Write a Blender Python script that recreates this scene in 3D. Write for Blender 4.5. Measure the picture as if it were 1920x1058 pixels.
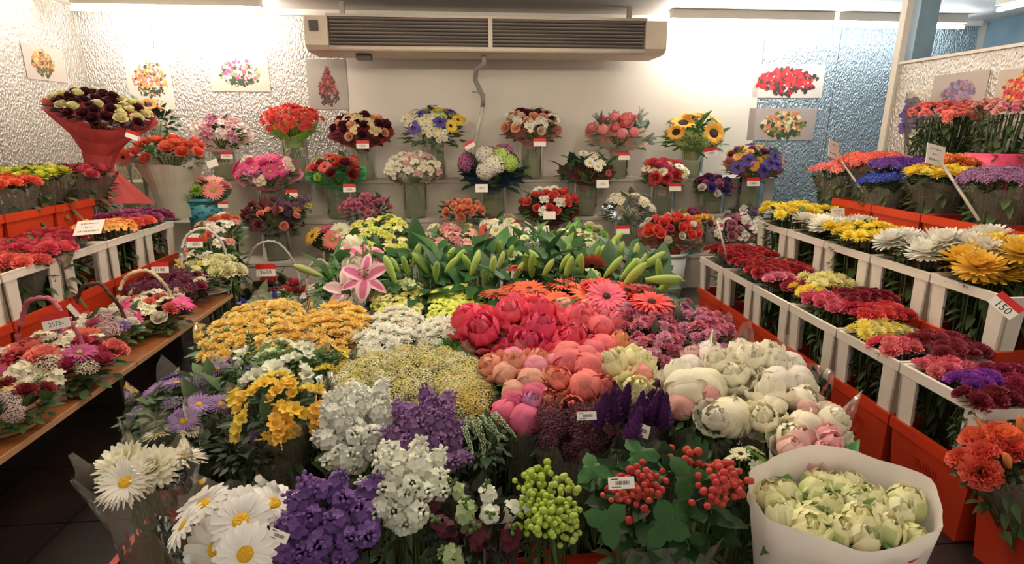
import bpy, math, random
from mathutils import Vector, Matrix

# ---------------------------------------------------------------- camera, world, light, exposure
SC = bpy.context.scene
for o in list(bpy.data.objects): bpy.data.objects.remove(o)
COL = SC.collection
FPX, CH = 1035.0, 1.5
PITCH, YAW = math.atan(.2744), math.atan(.0839)
cam_d = bpy.data.cameras.new('camera'); cam_d.sensor_width = 36; cam_d.lens = 36*FPX/1920; cam_d.clip_start = .02
cam = bpy.data.objects.new('camera', cam_d); COL.objects.link(cam)
cam.location = (0, 0, CH); cam.rotation_euler = (math.pi/2-PITCH, 0, -YAW)
SC.camera = cam
SC.view_settings.view_transform = 'Standard'; SC.view_settings.look = 'None'
SC.view_settings.gamma = 1; SC.view_settings.use_curve_mapping = False
SC.view_settings.exposure = 0.25
try:
    SC.cycles.transparent_max_bounces = 24
    SC.cycles.max_bounces = 6
    SC.cycles.sample_clamp_indirect = 4
except Exception: pass
W = bpy.data.worlds.new('world'); SC.world = W; W.use_nodes = True
W.node_tree.nodes['Background'].inputs[0].default_value = (1, .9, .78, 1)
W.node_tree.nodes['Background'].inputs[1].default_value = .55
TUBE_POWER = 80.0          # emission strength of the fluorescent tubes

_s, _c, _sp, _cp = math.sin(YAW), math.cos(YAW), math.sin(PITCH), math.cos(PITCH)
FW = Vector((_s*_cp, _c*_cp, -_sp)); RT = Vector((_c, -_s, 0)); UP = Vector((_s*_sp, _c*_sp, _cp))
C0 = Vector((0, 0, CH))
def P(x, y, X=None, Y=None, Z=None):
    d = FW + RT*((x-960)/FPX) + UP*((529-y)/FPX)
    if X is not None: t = X/d.x
    elif Y is not None: t = Y/d.y
    else: t = (Z-CH)/d.z
    return C0 + d*t
def depth(p): return (p-C0).dot(FW)
def span(px, p): return px*depth(p)/FPX
rnd = random.Random(7)

# ---------------------------------------------------------------- materials
def lin(h):
    v = [int(h[i:i+2], 16)/255 for i in (0, 2, 4)]
    return tuple(x/12.92 if x <= .04045 else ((x+.055)/1.055)**2.4 for x in v)+(1,)
MATS = {}
def mat(name):
    m = bpy.data.materials.new(name); m.use_nodes = True
    MATS[name] = m
    return m, m.node_tree.nodes, m.node_tree.links, m.node_tree.nodes['Principled BSDF']
def plain(name, col, rough=.5, metal=0, noise=0, nscale=8, bump=0, bscale=60, spec=.5):
    if name in MATS: return MATS[name]
    m, N, L, b = mat(name)
    col = lin(col) if isinstance(col, str) else col
    b.inputs['Base Color'].default_value = col; b.inputs['Roughness'].default_value = rough
    b.inputs['Metallic'].default_value = metal; b.inputs['Specular IOR Level'].default_value = spec
    tc = N.new('ShaderNodeTexCoord')
    if noise:
        n = N.new('ShaderNodeTexNoise'); n.inputs['Scale'].default_value = nscale; n.inputs['Detail'].default_value = 4
        L.new(tc.outputs['Object'], n.inputs['Vector'])
        r = N.new('ShaderNodeValToRGB'); r.color_ramp.elements[0].position = .3; r.color_ramp.elements[1].position = .7
        r.color_ramp.elements[0].color = tuple(c*(1-noise) for c in col[:3])+(1,)
        r.color_ramp.elements[1].color = tuple(min(1, c*(1+noise)) for c in col[:3])+(1,)
        L.new(n.outputs['Fac'], r.inputs[0]); L.new(r.outputs[0], b.inputs['Base Color'])
    if bump:
        n2 = N.new('ShaderNodeTexNoise'); n2.inputs['Scale'].default_value = bscale; n2.inputs['Detail'].default_value = 3
        L.new(tc.outputs['Object'], n2.inputs['Vector'])
        bp = N.new('ShaderNodeBump'); bp.inputs['Strength'].default_value = bump; bp.inputs['Distance'].default_value = .02
        L.new(n2.outputs['Fac'], bp.inputs['Height']); L.new(bp.outputs[0], b.inputs['Normal'])
    return m
def petal_mat(name, rough=.55, trans=.25, mixcol=None, mixfac=0, jitter=.10, nscale=1.6):
    """petal skin: the object's own colour with slight variation between blooms and within one"""
    m, N, L, b = mat(name)
    oi = N.new('ShaderNodeObjectInfo'); hsv = N.new('ShaderNodeHueSaturation')
    L.new(oi.outputs['Color'], hsv.inputs['Color']); hsv.inputs['Saturation'].default_value = .92  # less saturated, so lens haze is put into the colour
    tc = N.new('ShaderNodeTexCoord'); n = N.new('ShaderNodeTexNoise'); n.inputs['Scale'].default_value = nscale
    L.new(tc.outputs['Object'], n.inputs['Vector'])
    a = N.new('ShaderNodeMath'); a.operation = 'ADD'; L.new(oi.outputs['Random'], a.inputs[0]); L.new(n.outputs['Fac'], a.inputs[1])
    mr = N.new('ShaderNodeMapRange'); mr.inputs[1].default_value = .3; mr.inputs[2].default_value = 1.7
    mr.inputs[3].default_value = 1-jitter*1.4; mr.inputs[4].default_value = 1+jitter
    L.new(a.outputs[0], mr.inputs[0]); L.new(mr.outputs[0], hsv.inputs['Value'])
    mh = N.new('ShaderNodeMapRange'); mh.inputs[3].default_value = .493; mh.inputs[4].default_value = .507
    L.new(oi.outputs['Random'], mh.inputs[0]); L.new(mh.outputs[0], hsv.inputs['Hue'])
    src = hsv.outputs[0]
    if mixcol:
        mx = N.new('ShaderNodeMixRGB'); mx.inputs[0].default_value = mixfac; mx.inputs[2].default_value = lin(mixcol)
        L.new(src, mx.inputs[1]); src = mx.outputs[0]
    L.new(src, b.inputs['Base Color']); b.inputs['Roughness'].default_value = rough; b.inputs['Specular IOR Level'].default_value = .25
    if trans:
        t = N.new('ShaderNodeBsdfTranslucent'); L.new(src, t.inputs[0])
        ms = N.new('ShaderNodeMixShader'); ms.inputs[0].default_value = trans
        L.new(b.outputs[0], ms.inputs[1]); L.new(t.outputs[0], ms.inputs[2])
        L.new(ms.outputs[0], N['Material Output'].inputs[0])
    return m
PET = petal_mat('petal'); PETW = petal_mat('petal_pale_edge', mixcol='fff4ee', mixfac=.5)
PETG = petal_mat('petal_green_stripe', mixcol='8fb84e', mixfac=.45)
LEAF = petal_mat('leaf', rough=.42, trans=.22, jitter=.25, nscale=6)
PAPER = petal_mat('wrapping_paper', rough=.6, trans=.28, jitter=.05, nscale=9)
CLOTH = petal_mat('painted_plastic', rough=.38, trans=0, jitter=.06, nscale=3)
def see_through(name, col, fac, rough, haze, hazecol='ffffff', bump=0):
    m, N, L, b = mat(name); N.remove(b)
    tr = N.new('ShaderNodeBsdfTransparent'); tr.inputs[0].default_value = lin(col)
    gl = N.new('ShaderNodeBsdfGlossy'); gl.inputs['Roughness'].default_value = rough
    df = N.new('ShaderNodeBsdfDiffuse'); df.inputs[0].default_value = lin(hazecol)
    m1 = N.new('ShaderNodeMixShader'); m1.inputs[0].default_value = haze
    L.new(tr.outputs[0], m1.inputs[1]); L.new(df.outputs[0], m1.inputs[2])
    fr = N.new('ShaderNodeFresnel'); fr.inputs[0].default_value = fac
    if bump:
        tc = N.new('ShaderNodeTexCoord'); n = N.new('ShaderNodeTexNoise'); n.inputs['Scale'].default_value = 14; n.inputs['Detail'].default_value = 2
        L.new(tc.outputs['Object'], n.inputs['Vector'])
        bp = N.new('ShaderNodeBump'); bp.inputs['Strength'].default_value = bump; bp.inputs['Distance'].default_value = .05
        L.new(n.outputs['Fac'], bp.inputs['Height']); L.new(bp.outputs[0], gl.inputs['Normal']); L.new(bp.outputs[0], fr.inputs['Normal'])
    m2 = N.new('ShaderNodeMixShader'); L.new(fr.outputs[0], m2.inputs[0])
    L.new(m1.outputs[0], m2.inputs[1]); L.new(gl.outputs[0], m2.inputs[2])
    L.new(m2.outputs[0], N['Material Output'].inputs[0])
    return m
CELLO = see_through('cellophane', 'faf8f2', 1.35, .12, .11, 'f4ead8', .5)
GLASS = see_through('vase_glass', 'f6f8f2', 1.34, .05, .07, 'd8d8c8')
WATER = see_through('vase_water', 'eef0e0', 1.15, .06, .22, 'b4b498')
RED = plain('red_plastic', 'c23a1c', .38, noise=.12, nscale=4)
WHITE = plain('milky_plastic', 'e3d8c9', .4, noise=.07, nscale=6)
CY = plain('yellow_disc', 'e8b21c', .8, bump=.6, bscale=14)
CD = plain('dark_disc', '2b1712', .85, bump=.6, bscale=14)
CG = plain('green_disc', '9aa83a', .8, bump=.5, bscale=14)
STEM = plain('stem_green', '4d6b2c', .5, noise=.25, nscale=9)
BARK = plain('twig_brown', '5b4026', .7)
CARD = plain('white_card', 'f4ecdf', .6)
TAGR = plain('tag_red', 'c8201c', .5)
INK = plain('black_ink', '17130f', .6)
WICK = plain('white_wicker', 'd9d2c2', .6, noise=.15, nscale=30)
WICKB = plain('brown_wicker', '8a6a42', .65, noise=.25, nscale=30)
WOOD = None

# ---------------------------------------------------------------- mesh builder
class MB:
    def __init__(s): s.v, s.f, s.m = [], [], []
    def add(s, vs, fs, mi=0):
        o = len(s.v); s.v += [tuple(v) for v in vs]; s.f += [tuple(i+o for i in f) for f in fs]
        s.m += (mi if isinstance(mi, list) else [mi]*len(fs)); return s
    def merge(s, t, M, mi=None):
        o = len(s.v); s.v += [tuple(M @ Vector(v)) for v in t.v]; s.f += [tuple(i+o for i in f) for f in t.f]
        s.m += (t.m if mi is None else [mi]*len(t.f)); return s
    def box(s, a, b, mi=0):
        x0, y0, z0 = a; x1, y1, z1 = b
        return s.add([(x0,y0,z0),(x1,y0,z0),(x1,y1,z0),(x0,y1,z0),(x0,y0,z1),(x1,y0,z1),(x1,y1,z1),(x0,y1,z1)],
                     [(0,3,2,1),(4,5,6,7),(0,1,5,4),(1,2,6,5),(2,3,7,6),(3,0,4,7)], mi)
    def tube(s, pts, r, n=6, mi=0, cap=True):
        pts = [Vector(p) for p in pts]; rs = r if isinstance(r, list) else [r]*len(pts)
        vs, fs = [], []; k = len(pts)
        for i, p in enumerate(pts):
            d = (pts[min(i+1, k-1)]-pts[max(i-1, 0)]).normalized()
            a = d.cross(Vector((0, 0, 1)) if abs(d.z) < .95 else Vector((1, 0, 0))).normalized(); b = d.cross(a)
            for j in range(n):
                t = 2*math.pi*j/n; vs.append(p+(a*math.cos(t)+b*math.sin(t))*rs[i])
        for i in range(k-1):
            for j in range(n):
                fs.append((i*n+j, i*n+(j+1) % n, (i+1)*n+(j+1) % n, (i+1)*n+j))
        if cap: fs += [tuple(range(n))[::-1], tuple((k-1)*n+j for j in range(n))]
        return s.add(vs, fs, mi)
    def lathe(s, prof, n=16, mi=0, closed=False, sy=1):
        vs, fs = [], []; k = len(prof)
        for r, z in prof:
            for j in range(n):
                t = 2*math.pi*j/n; vs.append((r*math.cos(t), r*math.sin(t)*sy, z))
        for i in range(k-1 if not closed else k):
            for j in range(n):
                a, b = i, (i+1) % k
                fs.append((a*n+j, a*n+(j+1) % n, b*n+(j+1) % n, b*n+j))
        return s.add(vs, fs, mi)
    def mesh(s, name, mats, smooth=True):
        me = bpy.data.meshes.new(name); me.from_pydata(s.v, [], s.f)
        for m in mats: me.materials.append(m)
        me.polygons.foreach_set('material_index', s.m)
        me.polygons.foreach_set('use_smooth', [smooth]*len(s.f))
        me.update(); return me
def link(name, data, parent=None, loc=(0,0,0), rot=None, scale=None, color=None):
    o = bpy.data.objects.new(name, data); COL.objects.link(o)
    if parent is not None: o.parent = parent
    o.location = loc
    if rot is not None: o.rotation_euler = rot.to_euler() if hasattr(rot, 'to_euler') else rot
    if scale is not None: o.scale = scale if hasattr(scale, '__len__') else (scale,)*3
    if color is not None: o.color = lin(color) if isinstance(color, str) else color
    return o
def tag(o, label, cat, group=None, kind=None):
    if kind == 'structure': o['kind'] = kind; return o
    o['label'] = label; o['category'] = cat
    if group: o['group'] = group
    if kind: o['kind'] = kind
    return o
def thing(name, label, cat, loc, group=None):
    return tag(link(name, None, None, loc), label, cat, group)
def struct(name, mb, mats, parent=None, smooth=False):
    o = link(name, mb.mesh(name, mats, smooth), parent); o['kind'] = 'structure'; return o
def trs(loc, rot=None, sc=1.0):
    M = Matrix.Translation(loc)
    if rot is not None: M = M @ rot.to_4x4()
    return M @ (Matrix.Scale(sc, 4) if not hasattr(sc, '__len__') else Matrix.Diagonal((*sc, 1)))
def aim(n, spin=0):
    return Vector(n).to_track_quat('Z', 'Y').to_matrix() @ Matrix.Rotation(spin, 3, 'Z')

# ---------------------------------------------------------------- petals and flower heads (unit radius, facing +Z)
def _round(u): return math.sin(math.pi*(.10+.80*u))**.55
def _strap(u): return min(1, .45+2.2*u)*(1 if u < .8 else 1-((u-.8)/.2)**2*.65)
def _point(u): return max(.04, math.sin(math.pi*min(1, .12+.86*u))**.9)
def _fan(u): return .25+.75*u**.8
def petal(mb, az, L, Wd, e0, e1, r0=0, z0=0, cup=.2, nu=3, nv=2, prof=_round, ruff=0, rk=6, mi=0, edge=None, R=rnd):
    vs, fs, ms = [], [], []; r, z = r0, z0; ph = R.random()*6; ca, sa = math.cos(az), math.sin(az)
    for i in range(nu+1):
        u = i/nu; e = math.radians(e0+(e1-e0)*u); w = Wd*prof(u)
        if i: r += L/nu*math.cos(e); z += L/nu*math.sin(e)
        for j in range(nv+1):
            v = 2*j/nv-1; off = cup*w*v*v + ruff*u*math.sin(rk*v+ph)
            rr = r-off*math.sin(e); zz = z+off*math.cos(e); y = v*w
            vs.append((rr*ca-y*sa, rr*sa+y*ca, zz))
    for i in range(nu):
        for j in range(nv):
            a = i*(nv+1)+j; fs.append((a, a+nv+1, a+nv+2, a+1))
            ms.append(edge if edge is not None and (j in (0, nv-1) or i == nu-1) else mi)
    mb.add(vs, fs, ms)
def ring(mb, n, L, Wd, e0, e1, ph=0, jit=.12, **k):
    for i in range(n):
        petal(mb, 2*math.pi*(i+ph)/n+rnd.uniform(-jit, jit), L*rnd.uniform(.92, 1.06), Wd, e0+rnd.uniform(-5, 5), e1+rnd.uniform(-8, 8), **k)
def disc(mb, r, h, mi=1, n=12, z=0):
    mb.lathe([(r, z), (r*.85, z+h*.7), (r*.45, z+h), (.01, z+h*.9)], n, mi)
def h_rose(mb):
    ring(mb, 5, .72, .52, 12, 40, r0=.18, z0=-.35, cup=.30)
    ring(mb, 5, .74, .48, 45, 62, .5, r0=.16, z0=-.35, cup=.45)
    ring(mb, 4, .80, .40, 68, 74, .2, r0=.14, z0=-.35, cup=.6)
    ring(mb, 3, .78, .28, 80, 92, .6, r0=.10, z0=-.30, cup=.8)
    mb.lathe([(.16, 0), (.17, .3), (.05, .42)], 7)
def h_peony(mb):
    ring(mb, 7, 1.3, .52, -25, 85, r0=.12, z0=-.55, cup=.3, nu=6, nv=4, ruff=.05)
    ring(mb, 8, 1.25, .44, 5, 115, .5, r0=.12, z0=-.48, cup=.35, nu=6, nv=4, ruff=.06)
    ring(mb, 8, 1.1, .34, 35, 130, .2, r0=.14, z0=-.34, cup=.35, nu=5, nv=4, ruff=.07)
    ring(mb, 7, .9, .26, 55, 135, .7, r0=.12, z0=-.18, cup=.35, nu=4, ruff=.07)
    ring(mb, 4, .7, .18, 70, 130, .1, r0=.05, z0=-.05, cup=.35, nu=3, ruff=.05)
def h_bud(mb):
    ring(mb, 6, 2.25, .60, -25, 176, r0=.10, z0=-.75, cup=.28, nu=8, nv=4)
    ring(mb, 5, 2.15, .56, -20, 172, .5, r0=.14, z0=-.70, cup=.28, nu=8, nv=4)
    mb.lathe([(.1, -.6), (.55, -.35), (.72, .05), (.6, .42), (.25, .66), (.01, .7)], 12)
def h_carnation(mb):
    for n, L, e, z in ((9, .82, 8, 0), (9, .75, 28, .03), (8, .66, 48, .05), (6, .58, 65, .08), (4, .5, 82, .08)):
        ring(mb, n, L, .30, e, e+8, rnd.random(), r0=.16, z0=z-.25, cup=.1, nu=2, nv=4, prof=_fan, ruff=.12, rk=5)
def h_pom(mb):
    for n, L, e, z in ((16, .80, -12, 0), (15, .78, 10, .06), (13, .68, 30, .12), (11, .55, 52, .18), (7, .42, 74, .22)):
        ring(mb, n, L, .12, e, e+14, rnd.random(), r0=.16, z0=z-.15, cup=.2, nu=2, nv=1, prof=_strap)
def h_button(mb):
    for n, L, e, z in ((11, .80, -8, 0), (10, .66, 22, .05), (7, .50, 52, .10)):
        ring(mb, n, L, .19, e, e+18, rnd.random(), r0=.16, z0=z-.12, cup=.3, nu=2, nv=1, prof=_round)
    disc(mb, .2, .12, 0, 7, .15)
def h_mum(mb):
    for n, L, e, z in ((24, .85, -25, -.05), (24, .86, -5, .0), (20, .80, 14, .05), (16, .66, 34, .12), (12, .5, 56, .16)):
        ring(mb, n, L, .10, e, e+30, rnd.random(), r0=.14, z0=z-.1, cup=.4, nu=4, nv=1, prof=_strap)
def daisy(n, cr, wd, mi=1, layers=1, e=8, hh=.12, prof=_strap, nu=3, droop=-14):
    def f(mb):
        for k in range(layers):
            ring(mb, n, (1-cr*.8)*(1-.13*k), wd, e+10*k, e+droop+8*k, k*.5, .06, r0=cr*.8, z0=.02*k, cup=.18, nu=nu, nv=2, prof=prof)
        disc(mb, cr, hh, mi, 14)
    return f
def h_gerbera(mb):
    ring(mb, 24, .78, .085, 12, -10, r0=.22, cup=.2, nu=3, nv=1, prof=_strap, jit=.05)
    ring(mb, 24, .66, .08, 22, 4, .5, r0=.20, cup=.2, nu=3, nv=1, prof=_strap, jit=.05)
    ring(mb, 18, .24, .04, 45, 30, .2, r0=.16, z0=.02, nu=1, nv=1, prof=_strap, jit=.05)
    disc(mb, .18, .08, 1, 12, .03)
def h_alstro(mb):
    for k in range(5):
        t = MB(); ring(t, 6, .55, .17, 62, 12, r0=.02, cup=.35, prof=_round, nu=3, nv=2, edge=None)
        a = 2*math.pi*k/5+.3; q = Vector((math.cos(a)*.62, math.sin(a)*.62, .8)) if k else Vector((0, 0, 1))
        mb.merge(t, trs(Vector((q.x*.75, q.y*.75, (.1 if k else .2))), aim(q, k)))
def h_lily(mb):
    ring(mb, 3, 1.12, .30, 48, -28, r0=.04, z0=-.3, cup=.22, nu=6, nv=4, prof=_point, edge=1)
    ring(mb, 3, 1.15, .22, 48, -30, .5, r0=.04, z0=-.32, cup=.22, nu=6, nv=4, prof=_point, edge=1)
    for i in range(6):
        a = i*1.05; mb.tube([(0, 0, -.2), (.18*math.cos(a), .18*math.sin(a), .35)], .014, 4, 2)
        mb.box((.18*math.cos(a)-.05, .18*math.sin(a)-.02, .34), (.18*math.cos(a)+.05, .18*math.sin(a)+.02, .38), 3)
def h_lilybud(mb):
    vs, fs = [], []; n, prof = 9, [(.05, -1), (.15, -.8), (.22, -.4), (.27, 0), (.26, .4), (.19, .75), (.08, .96), (.01, 1)]
    for r, z in prof:
        for j in range(n):
            t = 2*math.pi*j/n; q = r*(1+.10*math.cos(3*t)); vs.append((q*math.cos(t)+.06*z*z, q*math.sin(t), z))
    for i in range(len(prof)-1):
        for j in range(n): fs.append((i*n+j, i*n+(j+1) % n, (i+1)*n+(j+1) % n, (i+1)*n+j))
    mb.add(vs, fs)
def h_tulip(mb):
    ring(mb, 3, 1.9, .62, 5, 130, r0=.08, z0=-.8, cup=.32, nu=6, nv=4, prof=_round, mi=0, ruff=.05)
    ring(mb, 3, 1.8, .55, 15, 135, .5, r0=.06, z0=-.75, cup=.32, nu=6, nv=4, prof=_round, ruff=.05)
def h_parrot(mb):
    ring(mb, 4, 2.0, .54, -15, 140, r0=.08, z0=-.7, cup=.34, nu=8, nv=6, mi=1, edge=0, ruff=.035, rk=5)
    ring(mb, 4, 1.8, .50, 10, 140, .5, r0=.08, z0=-.62, cup=.34, nu=8, nv=6, mi=0, ruff=.05, rk=5)
    ring(mb, 3, 1.5, .40, 35, 140, .2, r0=.08, z0=-.5, cup=.34, nu=6, nv=4, mi=0, ruff=.06, rk=5)
def sphere_pts(n, zmin=-.3):
    out = []
    for i in range(n):
        z = 1-(1-zmin)*(i+.5)/n; r = math.sqrt(max(0, 1-z*z)); a = i*2.39996
        out.append(Vector((r*math.cos(a), r*math.sin(a), z)))
    return out
def h_hydrangea(mb):
    for p in sphere_pts(60, -.45):
        t = MB(); ring(t, 4, .25, .13, 15, 0, rnd.random(), r0=.01, nu=1, nv=2, cup=.2)
        mb.merge(t, trs(p*.88*rnd.uniform(.92, 1.05), aim(p, rnd.random()*6)))
    mb.lathe([(.1, -.6), (.58, -.3), (.66, .1), (.48, .46), (.05, .66)], 10)
def h_orchid(mb):
    ring(mb, 5, .85, .40, 15, 0, r0=.10, cup=.12, nu=3, nv=2)
    ring(mb, 3, .36, .14, 55, 40, .3, r0=.03, cup=.3, nu=2, nv=2, mi=1)
def h_iris(mb):
    ring(mb, 3, 1.05, .30, 55, -40, r0=.05, z0=-.2, cup=.2, nu=5, nv=2, prof=_round)
    ring(mb, 3, .95, .22, 65, 105, .5, r0=.08, z0=-.2, cup=.35, nu=4, nv=2, prof=_point)
    ring(mb, 3, .5, .07, 55, -10, r0=.06, z0=-.12, cup=.2, nu=3, nv=1, mi=1)
def h_freesia(mb):
    for k, (x, z, s) in enumerate(((-.75, .05, .50), (-.25, .30, .55), (.25, .35, .50), (.65, .25, .36))):
        t = MB(); ring(t, 6, 1.1, .36, 76, 20, r0=.06, z0=-.7, cup=.35, nu=4, nv=2, ruff=.04)
        mb.merge(t, trs(Vector((x, rnd.uniform(-.15, .15), z)), aim((x*.6, rnd.uniform(-.4, .4), 1), k), s))
    for k in range(3):
        t = MB(); h_lilybud(t); mb.merge(t, trs(Vector((.9+.17*k, 0, .2-.09*k)), aim((.8, 0, .5)), .2-.04*k))
def floret_spike(n, rad, Lz, size, topgreen=True, petals=4, w=.5):
    def f(mb):
        for i in range(n):
            u = i/n; a = i*2.39996; r = rad*(1-.55*u*u); z = -Lz/2+Lz*u
            p = Vector((r*math.cos(a), r*math.sin(a), z)); d = Vector((math.cos(a), math.sin(a), .25+1.0*u))
            t = MB(); sz = size*(1-.45*u)
            if topgreen and u > .8: t.lathe([(.02, -.5), (.4, -.2), (.4, .25), (.02, .55)], 5, 1)
            else: ring(t, petals, 1, w, 25, 5, rnd.random(), r0=.03, cup=.2, nu=2, nv=2, ruff=.12, rk=4)
            mb.merge(t, trs(p, aim(d, rnd.random()*6), sz))
        mb.tube([(0, 0, -Lz*.6), (0, 0, Lz*.5)], .05, 5, 1)
    return f
h_stock = floret_spike(34, .38, 1.8, .36)
h_snap = floret_spike(18, .22, 1.9, .30, True, 3, .6)
def h_veronica(mb):
    for i in range(110):
        u = i/110; a = i*2.39996; r = .15*(1-u)**.7+.015
        c = Vector((.45*u*u+r*math.cos(a), r*math.sin(a), -1+1.9*u-.35*u*u*u))
        s = .055*(1-.6*u)
        mb.add([c+Vector(q)*s for q in ((1, 0, 0), (-1, 0, 0), (0, 1, 0), (0, -1, 0), (0, 0, 1), (0, 0, -1))],
               [(0, 2, 4), (2, 1, 4), (1, 3, 4), (3, 0, 4), (2, 0, 5), (1, 2, 5), (3, 1, 5), (0, 3, 5)], 0 if rnd.random() < .8 else 1)
    mb.tube([(.45*u*u, 0, -1+1.9*u-.35*u**3) for u in (0, .25, .5, .75, 1)], [.06, .06, .05, .03, .01], 5, 1)
def h_plume(mb):
    for i in range(70):
        u = i/70; a = i*2.39996; r = .50*(1-u)**.8+.02
        petal(mb, a, .36*(1-.4*u), .13, 35+40*u, 60+30*u, r0=r*.6, z0=-.8+1.6*u, nu=2, nv=1, prof=_point)
    mb.lathe([(.05, -1), (.3, -.75), (.22, .1), (.03, .85)], 7)
def tiny_spray(n, size, two=True):
    def f(mb):
        for p in sphere_pts(n, .05):
            q = Vector((p.x, p.y, p.z*.55))*rnd.uniform(.75, 1.08); t = MB()
            ring(t, 4, 1, .42, 30, 20, rnd.random(), r0=.05, nu=1, nv=1)
            mb.merge(t, trs(q, aim(p+Vector((0, 0, .4)), rnd.random()*6), size*rnd.uniform(.7, 1.2)), 1 if two and rnd.random() < .22 else 0)
        for k in range(7):
            a = k*.9; mb.tube([(0, 0, -.9), (.5*math.cos(a), .5*math.sin(a), .2)], .02, 3, 2)
    return f
h_spray = tiny_spray(46, .17)
h_statice = tiny_spray(60, .21, False)
def h_chamomile(mb):
    for k in range(6):
        t = MB(); daisy(9, .36, .26, 1, 1, nu=2)(t); a = k*1.257
        p = Vector((.62*math.cos(a), .62*math.sin(a), rnd.uniform(-.05, .15))) if k else Vector((0, 0, .22))
        mb.merge(t, trs(p, aim(p+Vector((0, 0, 1.1)), k), .40))
def h_berries(mb):
    ico = MB(); ico.lathe([(.02, -1), (.7, -.72), (1, 0), (.7, .72), (.02, 1)], 8)
    for i in range(16):
        p = Vector((rnd.uniform(-.8, .8), rnd.uniform(-.8, .8), rnd.uniform(-.2, .45)))
        mb.merge(ico, trs(p, None, rnd.uniform(.15, .22))); mb.tube([(0, 0, -.7), tuple(p)], .018, 3, 1)
def h_rosecluster(mb):
    for k in range(5):
        t = MB(); h_rose(t); a = k*1.6
        p = Vector((.55*math.cos(a), .55*math.sin(a), 0)) if k else Vector((0, 0, .25))
        mb.merge(t, trs(p, aim(p+Vector((0, 0, 1)), k), .46))
def h_spraycarn(mb):
    for k in range(4):
        t = MB(); h_button(t); a = k*2.1
        p = Vector((.5*math.cos(a), .5*math.sin(a), 0)) if k else Vector((0, 0, .25))
        mb.merge(t, trs(p, aim(p+Vector((0, 0, 1)), k), .55))
def leafshape(mb, L, Wd, bend, M, mi=0, nu=4):
    vs, fs = [], []
    for i in range(nu+1):
        u = i/nu; w = Wd*math.sin(math.pi*min(.985, max(.03, u**.8))); z = bend*u*u*L
        vs += [M @ Vector((u*L, -w, z+w*.35)), M @ Vector((u*L, 0, z)), M @ Vector((u*L, w, z+w*.35))]
    for i in range(nu):
        a = i*3; fs += [(a, a+3, a+4, a+1), (a+1, a+4, a+5, a+2)]
    mb.add(vs, fs, mi)
def h_leaf(mb): leafshape(mb, 2, .42, -.25, Matrix.Translation((-.6, 0, 0)), 0, 6)
def h_lobed(mb):
    vs, fs = [(0, 0, .12)], []; n = 30
    for i in range(n):
        a = 2*math.pi*i/n; r = .72+.26*math.cos(3*a)+.07*math.cos(12*a)
        vs.append((r*math.cos(a), r*math.sin(a), -.12*r*r+.05*math.sin(5*a)))
    fs = [(0, 1+i, 1+(i+1) % n) for i in range(n)]
    mb.add(vs, fs)
def h_eucalyptus(mb):
    for k in range(5):
        a = k*1.25; d = Vector((math.cos(a)*.55, math.sin(a)*.55, .9))
        mb.tube([(0, 0, -.4), tuple(d*.6), tuple(d*1.1)], .02, 4, 1)
        for i in range(6):
            for s in (-1, 1):
                sd = d.cross(Vector((0, 0, 1))).normalized()*s
                leafshape(mb, .30-.02*i, .11, .1, trs(d*(.25+.15*i), aim(Vector((0, .2, 1)))) @ Matrix.Rotation(math.atan2(sd.y, sd.x), 4, 'Z'), 0, 3)
def h_fernleaf(mb):
    for i in range(9):
        for s in (-1, 1):
            leafshape(mb, .55*(1-i/12), .07, -.1, Matrix.Translation((-.9+.2*i, 0, -.02*i*i*.2)) @ Matrix.Rotation(s*1.0, 4, 'Z'), 0, 3)
    mb.tube([(-1.1, 0, 0), (0, 0, -.03), (1, 0, -.3)], .025, 4)
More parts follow.
